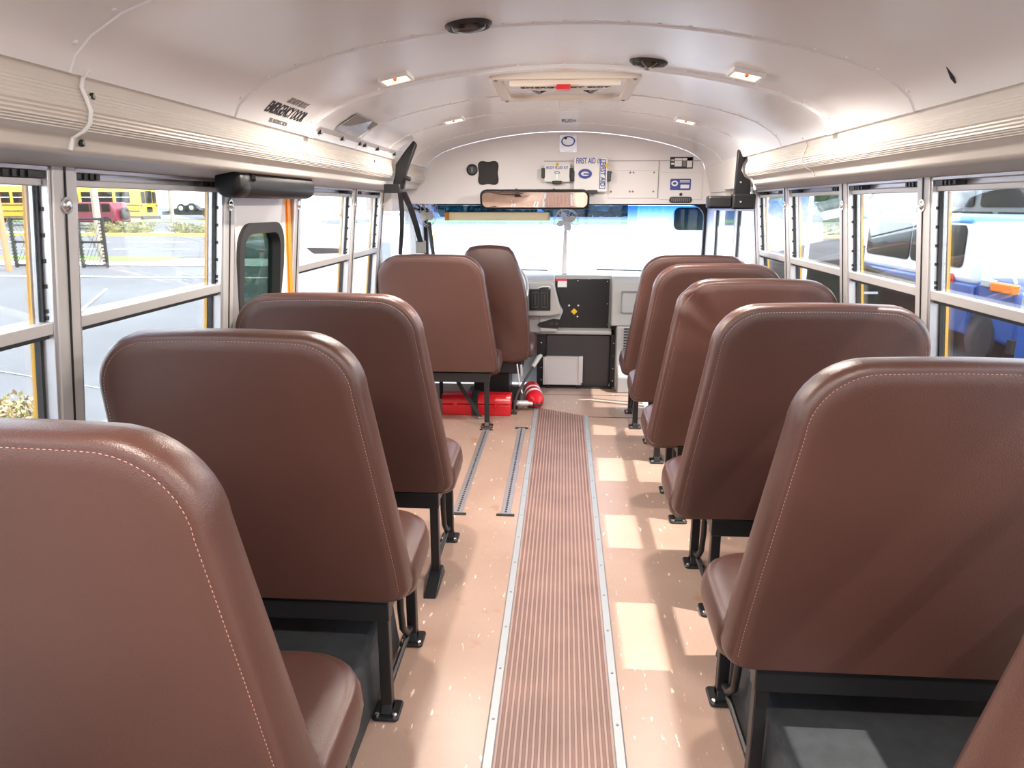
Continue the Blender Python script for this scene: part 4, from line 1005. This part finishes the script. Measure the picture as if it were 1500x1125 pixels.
# poles
def pole(x, y, h, r, label, mat, arms=True, name='utility_pole'):
    t = empty(name, (x,y,gz(y)), label, 'pole')
    mb = MB(); mb.tube([(0,0,0),(0,0,h)], [r,r*.8]); mb.build('shaft', mat, t, smooth=True)
    if arms:
        mb = MB(); mb.box(-1.1,1.1,-.06,.06,h-.6,h-.45); mb.box(-.1,.1,-.15,.15,h-2,h-1.6); mb.build('crossarm', mat, t)
pole(-32.4,59.5,9,.17,'wooden utility pole on the grass right of the yellow bus', M['wood'])
pole(-17.4,26.6,8,.14,'pale pole just right of the first left window post', M['wood'])
pole(-44.0,95,5.6,.15,'distant utility pole with crossarms behind the trailer', M['wood'])
pole(-19.05,23.9,3.0,.11,'leaning orange-painted pole by the chain gate', M['orangepole'], False, 'marker_pole')
pole(-19.55,23.3,1.3,.08,'short white bollard beside the orange pole', M['paint'], False, 'bollard')
pole(3.0,9.3,2.6,.03,'slim white post outside the right windows', M['paint'], False, 'sign_post')
# chain gate panels
for x0, x1, y, lab in ((-19.6,-18.4,25,'chain-link gate panel with green slats beside the orange pole'),(-17.1,-16.2,25,'short chain-link fence end right of the window post')):
    t = empty('fence_panel', ((x0+x1)/2,y,gz(y)), lab, 'fence'); w = (x1-x0)/2
    mb = MB()
    for x in (-w,w): mb.tube([(x,0,0),(x,0,1.75)], .06)
    for z in (.08,.9,1.7): mb.tube([(-w,0,z),(w,0,z)], .04)
    mb.build('frame', M['black'], t)
    mb = MB(); k = -w
    while k < w:
        mb.tube([(k,0,.05),(min(k+.85,w),0,.05+(min(k+.85,w)-k)*2)], .008, n=4); mb.tube([(min(k+.85,w),0,.05),(k,0,.05+(min(k+.85,w)-k)*2)], .008, n=4); k += .14
    mb.build('mesh', M['tree'], t)
    for x in (-w-.02, w-.06):
        mb = MB()
        for j in range(14): mb.box(x-.05,x+.09,-.05,.05,.1+j*.118,.15+j*.118)
        mb.build('clips', M['tree'], t)
# store and dark suv at far left
t = empty('store_building', (-62,78,gz(78)), 'blue-fronted store with an orange sign at far left', 'building')
mb = MB(); mb.box(-14,6.4,0,10,0,3.3); mb.build('wall', M['greycar'], t)
mb = MB(); mb.box(-14,6.4,-.3,0,2.9,4.4); mb.build('fascia', pmat('store_blue', (.05,.09,.5), .5), t)
mb = MB(); mb.box(3.4,5.4,-.4,-.2,1.7,3.0); mb.build('orange_sign', M['orange'], t)
mb = MB(); mb.box(3.9,6.2,-.3,-.1,.2,1.3); mb.build('white_sign', M['white'], t)
t = empty('dark_pickup', (-47.6,60.5,gz(60)), 'dark pickup parked in front of the blue store', 'car')
mb = MB(); mb.prism([(-.95,.5),(-1.0,1.0),(-.85,1.2),(-.7,1.85),(.7,1.85),(.85,1.2),(1.0,1.0),(.95,.5)], 1, -2.4, 2.2); mb.build('body', pmat('dark_green_paint', (.05,.07,.06), .3), t, bevel=.08)
mb = MB(); mb.box(-.65,.65,-2.45,-2.3,1.2,1.75); mb.build('windscreen', M['cardark'], t); mb = MB(); mb.box(-.9,.9,-2.48,-2.35,.75,.95); mb.build('grille', M['silver'], t)
mb = MB(); wheel(mb,-.8,-1.6,.4,.4,.25); wheel(mb,.8,-1.6,.4,.4,.25); mb.build('wheels', M['tire'], t)
# shrubs
def shrub(x, y, w, h, label, seed, mat='leaf', d=1.0, group='clipped shrubs on the street median', n=900, size=.16):
    t = empty('shrub', (x,y,gz(y)), label, 'shrub', group)
    mb = MB()
    rr = random.Random(seed)
    for k in range(max(3,int(w/.9))): mb.blob((-w/2+w*(k+.5)/max(3,int(w/.9)), rr.uniform(-.2,.2)*d, h*.42), h*.5, seed+k, 2, .3, (1.5,1.2,1.0))
    mb.build('foliage', M[mat], t)
    mb = MB(); mb.leaves(-w/2-.2,w/2+.2,-d/2,d/2,0,h*1.05,n,size,seed); mb.build('leaf_cover', M[mat], t)
shrub(-25.8,41.6,3.6,.62,'low shrub on the median, left of the pair',11)
shrub(-21.0,41.6,3.4,.55,'low shrub on the median, right of the pair',12)
t = empty('hedge', (-6.75,7.2,-1), 'low leafy hedge just outside the nearest left window', 'hedge')
mb = MB(); mb.leaves(-1.6,1.0,-1.0,.5,.0,.26,5200,.075,5); mb.build('leaves', pmat('hedge_leaf', (.17,.24,.07), .5, var=.6, vscale=14, col2=(.5,.28,.16)), t)
# tree line right
for i, (x, y, w, h, lab) in enumerate(((12.6,63,3.6,3.2,'dark tree clump seen through the far right window'),(20.3,63,3.6,3.4,'dark tree clump above the shuttle roof'),(28.2,63,3.8,3.0,'dark bushes at the right edge beyond the street'),(3,85,9,3.2,'distant bushes straight ahead, right of centre'),(-9,85,10,3.4,'distant bushes straight ahead, left of centre'),(36,66,7,3.4,'dark bushes furthest right beyond the street'))):
    t = empty('tree_clump', (x,y,gz(y)), lab, 'trees', 'dark trees beyond the street'); mb = MB()
    for k in range(6): mb.blob((-w/2+w*(k+.5)/6, R.uniform(-.5,.5), h*.5), h*.5, 30+i*10+k, 3, .22, (1.1,1,1))
    mb.build('foliage', M['tree'], t)
for x, y, w, lab in ((14.5,41.7,6,'median hedge seen through the right windows, nearer the front'),(23,41.7,7,'median hedge seen through the nearest right window')):
    shrub(x,y,w,.6,lab,50+int(x),group='hedges on the median at right')

# white and blue shuttle bus parked on the right, nose towards the camera
def loc(o, p): return o
t = empty('shuttle_bus', (7.6,15,-1), 'white shuttle bus with blue hood parked to the right', 'shuttle bus')
mb = MB(); mb.box(-1.1,1.15,-3.0,2.2,1.15,2.14); mb.build('body', M['whitecar'], t, bevel=.10, seg=3)
mb = MB(); mb.box(-1.11,1.16,-2.7,2.2,2.10,2.22); mb.build('blue_stripe', pmat('pale_blue_paint', (.12,.35,.75), .3), t, bevel=.05)
mb = MB(); mb.box(-1.12,1.16,-3.0,2.2,.35,1.17); mb.build('skirt', M['bluecar'], t, bevel=.04)
for y0, y1 in ((-2.62,-.8),(-.72,1.2)):
    mb = MB(); mb.prism(rrect(y0,y1,1.40,2.08,.12), 0, -1.13, -1.05); mb.build('window', M['cardark'], t)
mb = MB(); mb.prism(rrect(1.35,1.85,1.2,1.55,.03), 0, -1.135, -1.1); mb.build('service_panel', M['greycar'], t)
mb = MB(); mb.lathe([(.07,0),(.07,.02)], (-1.11,-2.35,1.22), (-1,0,0)); mb.box(-1.13,-1.11,-2.42,-2.36,1.14,1.2); mb.build('red_emblem', M['redlabel'], t)
mb = MB(); mb.prism([(-2.95,.35),(-2.95,1.22),(-3.3,1.30),(-3.9,1.27),(-4.1,1.15),(-4.18,.9),(-4.18,.35)], 0, -1.05, 1.1); mb.build('hood', M['bluecar'], t, bevel=.08, seg=3)
mb = MB(); mb.prism([(-3.02,1.25),(-3.02,2.12),(-3.2,2.10),(-3.9,1.30)], 0, -1.0, 1.05); mb.build('windscreen', M['glass'], t)
mb = MB(); mb.tube([(-1.0,-3.2,2.12),(-1.0,-3.92,1.28)], .02); mb.build('pillar', M['whitecar'], t)
mb = MB(); mb.box(-1.12,-1.0,-3.48,-3.22,1.17,1.29); mb.build('headlight', M['silver'], t, bevel=.02)
mb = MB(); mb.box(-1.13,-1.0,-4.05,-3.50,1.13,1.27); mb.build('signal_lamp', M['lampamber'], t, bevel=.02)
mb = MB(); wheel(mb,-.95,-3.3,.38,.40,.26); wheel(mb,-.95,1.0,.38,.4,.26); mb.build('wheels', M['tire'], t)
mb = MB(); mb.box(-1.14,1.1,-4.28,-4.16,.3,.5); mb.build('bumper', M['black'], t)
# second blue vehicle at the right edge
t = empty('blue_van', (6.6,8.4,-1), 'blue van corner at the far right window edge', 'van')
mb = MB(); mb.prism([(-2.2,.4),(-2.2,1.9),(.4,1.92),(.75,1.88),(.85,.95),(.85,.4)], 0, -1.0, 1.0); mb.build('body', M['bluecar'], t, bevel=.06)
mb = MB(); mb.tube([(-1.05,.5,1.95),(-1.15,.2,2.02),(-1.1,.0,1.9)], .03); mb.box(-1.2,-1.02,-.1,.5,1.2,1.35); mb.build('roof_rack', M['silver'], t)
mb = MB(); wheel(mb,-.92,-.2,.35,.38,.22); mb.build('wheels', M['tire'], t)
# grey truck behind the shuttle
t = empty('grey_motorhome', (10.5,19,-1), 'grey motorhome with wide windows behind the white shuttle', 'motorhome')
mb = MB(); mb.prism([(-4.2,.5),(-4.3,2.3),(-3.6,2.95),(3.2,2.95),(3.4,.5)], 0, -1.1, 1.1); mb.build('body', M['greycar'], t, bevel=.12, seg=3)
for y0, y1, z0, z1 in ((-3.3,-1.5,2.35,2.85),(-1.2,.8,2.35,2.85),(-3.8,-2.2,1.5,2.25),(-2.0,0,1.5,2.25)):
    mb = MB(); mb.prism(rrect(y0,y1,z0,z1,.1), 0, -1.14, -1.05); mb.build('window', M['cardark'], t)
mb = MB(); wheel(mb,-.95,-2.2,.42,.45,.26); wheel(mb,-.95,2.2,.42,.45,.26); mb.build('wheels', M['tire'], t)
# dark car nearer
t = empty('dark_car', (4.02,10.2,-1), 'glossy dark car parked between the bus and the shuttle', 'car')
mb = MB(); mb.prism([(-.85,.3),(-.9,1.35),(-.78,1.62),(-.15,1.69),(.08,1.62),(.42,1.50),(.88,1.38),(.9,.3)], 1, 0, 4.0); mb.build('body', M['darkcar'], t, bevel=.10, seg=3)
mb = MB(); mb.prism([(-.7,1.0),(-.68,1.5),(-.2,1.56),(.0,1.46),(.3,1.3),(.3,1.0)], 1, -.01, .02); mb.build('rear_window', M['cardark'], t)
mb = MB(); mb.box(.1,.3,-.03,.0,1.34,1.37); mb.box(.08,.26,-.03,.0,1.22,1.25); mb.build('chrome_strip', M['silver'], t)
mb = MB(); wheel(mb,-.75,.6,.32,.34,.2); wheel(mb,.75,.6,.32,.34,.2); wheel(mb,-.75,3.2,.32,.34,.2); wheel(mb,.75,3.2,.32,.34,.2); mb.build('wheels', M['tire'], t)

# white coach close ahead on the left, its end turned towards the camera
t = empty('white_coach', (-3.0,10.9,-1), 'white coach with dark mirror arms close outside, ahead of the emergency door', 'coach', rz=math.radians(20))
mb = MB(); mb.prism([(0,.35),(-.06,1.2),(-.03,1.9),(.25,2.38),(.7,2.55),(5.6,2.6),(5.7,.35)], 0, -1.0, .98); mb.build('body', M['whitecar'], t, bevel=.16, seg=4)
mb = MB(); mb.tube([(-.95,-.02,2.16),(-.5,-.05,2.26),(0,-.06,2.30),(.5,-.05,2.28),(.95,-.02,2.22)], .035); mb.build('moulding', M['clear'], t, smooth=True)
mb = MB(); mb.prism([(-.66,2.18),(-.50,2.12),(.10,2.15),(.14,2.20)], 1, -.40, -.30); mb.tube([(.12,-.35,2.17),(.28,-.28,1.72)], .018); mb.build('mirror_arm', M['belt'], t)
mb = MB(); mb.prism([(-.84,1.80),(-.74,1.71),(-.28,1.71),(-.26,1.76),(-.45,1.79)], 1, -.34, -.26); mb.build('lower_arm', M['belt'], t)
for z0, z1 in ((1.35,1.55),(1.12,1.32)):
    mb = MB(); mb.prism(rrect(.06,.34,z0,z1,.06), 1, -.09, .0); mb.build('window', M['greycar'], t)
mb = MB(); wheel(mb,-.8,.9,.42,.45,.28); wheel(mb,.8,.9,.42,.45,.28); wheel(mb,-.8,4.4,.42,.45,.28); wheel(mb,.8,4.4,.42,.45,.28); mb.build('wheels', M['tire'], t)
# white vehicles straight ahead
t = empty('white_minibus', (2.9,12.6,-1), 'white minibus with one dark window ahead of the windscreen', 'minibus')
mb = MB(); mb.box(-1.75,.02,-1.0,1.0,.4,2.55); mb.build('body', M['whitecar'], t, bevel=.12, seg=3)
mb = MB(); mb.prism(rrect(-1.2,-.25,2.02,2.36,.08), 1, -1.03, -.98); mb.build('window', M['cardark'], t)
mb = MB(); wheel(mb,-1.2,-.9,.38,.4,.26,(0,1,0)); wheel(mb,-.3,-.9,.38,.4,.26,(0,1,0)); mb.build('wheels', M['tire'], t)
t = empty('white_van', (-.45,16.6,-1), 'white van broadside ahead of the windscreen, behind the mirror', 'van')
mb = MB(); mb.prism([(-2.45,.4),(-2.5,1.3),(-2.2,1.93),(2.2,1.93),(2.4,.4)], 1, -.95, .95); mb.build('body', M['whitecar'], t, bevel=.12, seg=3)
mb = MB(); wheel(mb,-1.5,-.85,.36,.38,.24,(0,1,0)); wheel(mb,1.3,-.85,.36,.38,.24,(0,1,0)); mb.build('wheels', M['tire'], t)
# our own bonnet, white painted, ahead of the windscreen
t = empty('bus_bonnet', (0,6.0,0), 'white painted bonnet of the bus beyond the windscreen', 'bonnet')
mb = MB(); mb.prism([(0,.70),(.3,.72),(1.2,.60),(1.5,.45),(1.55,-.1),(0,-.1)], 0, -.85, .85); mb.build('panel', M['whitecar'], t, bevel=.12, seg=4)
for x0, x1, zz in ((-.62,-.12,.875),(.28,.70,.875)):
    mb = MB(); mb.tube([(x0,.03,.885),(x1,.03,.872)], .006); mb.build('wiper', M['belt'], t)

# ------------------------------------------------------------------ light, sky, camera
w = bpy.data.worlds.new('sky'); bpy.context.scene.world = w; w.use_nodes = True; nt = w.node_tree; bg = nt.nodes['Background']
tc = nt.nodes.new('ShaderNodeTexCoord'); sp = nt.nodes.new('ShaderNodeSeparateXYZ'); nt.links.new(tc.outputs['Generated'], sp.inputs[0])
rp = nt.nodes.new('ShaderNodeValToRGB'); e = rp.color_ramp.elements; e[0].position = 0; e[0].color = (.93,.97,1,1); e[1].position = .7; e[1].color = (.60,.75,1,1)
nt.links.new(sp.outputs['Z'], rp.inputs['Fac']); nt.links.new(rp.outputs['Color'], bg.inputs['Color'])
bg.inputs['Strength'].default_value = 5.0
sd = bpy.data.lights.new('sun', 'SUN'); sd.energy = 10; sd.angle = .012; sd.color = (1,.95,.89)
so = bpy.data.objects.new('sun', sd); C.objects.link(so)
so.rotation_euler = Vector((-1,.32,-1.5)).to_track_quat('-Z','Y').to_euler()

cam = bpy.data.cameras.new('camera'); co = bpy.data.objects.new('camera', cam); C.objects.link(co)
Fpx = 1060; cam.sensor_width = 36; cam.sensor_fit = 'HORIZONTAL'; cam.lens = Fpx/1500*36; cam.clip_start = .02; cam.clip_end = 600
yaw, pitch, roll = .0697, .2428, .0003
f = Vector((-math.sin(yaw)*math.cos(pitch), math.cos(yaw)*math.cos(pitch), -math.sin(pitch))); r = Vector((math.cos(yaw), math.sin(yaw), 0)); u = r.cross(f)
r2 = r*math.cos(roll)+u*math.sin(roll); u2 = -r*math.sin(roll)+u*math.cos(roll)
m = Matrix((r2, u2, -f)).transposed().to_4x4(); m.translation = Vector((.0044,0,1.3985)); co.matrix_world = m
S = bpy.context.scene; S.camera = co
S.view_settings.view_transform = 'Standard'; S.view_settings.look = 'None'; S.view_settings.gamma = 1; S.view_settings.use_curve_mapping = False
S.view_settings.exposure = 0.42
S.cycles.max_bounces = 10; S.cycles.diffuse_bounces = 6; S.cycles.transparent_max_bounces = 16; S.cycles.sample_clamp_indirect = 6; S.cycles.caustics_reflective = False
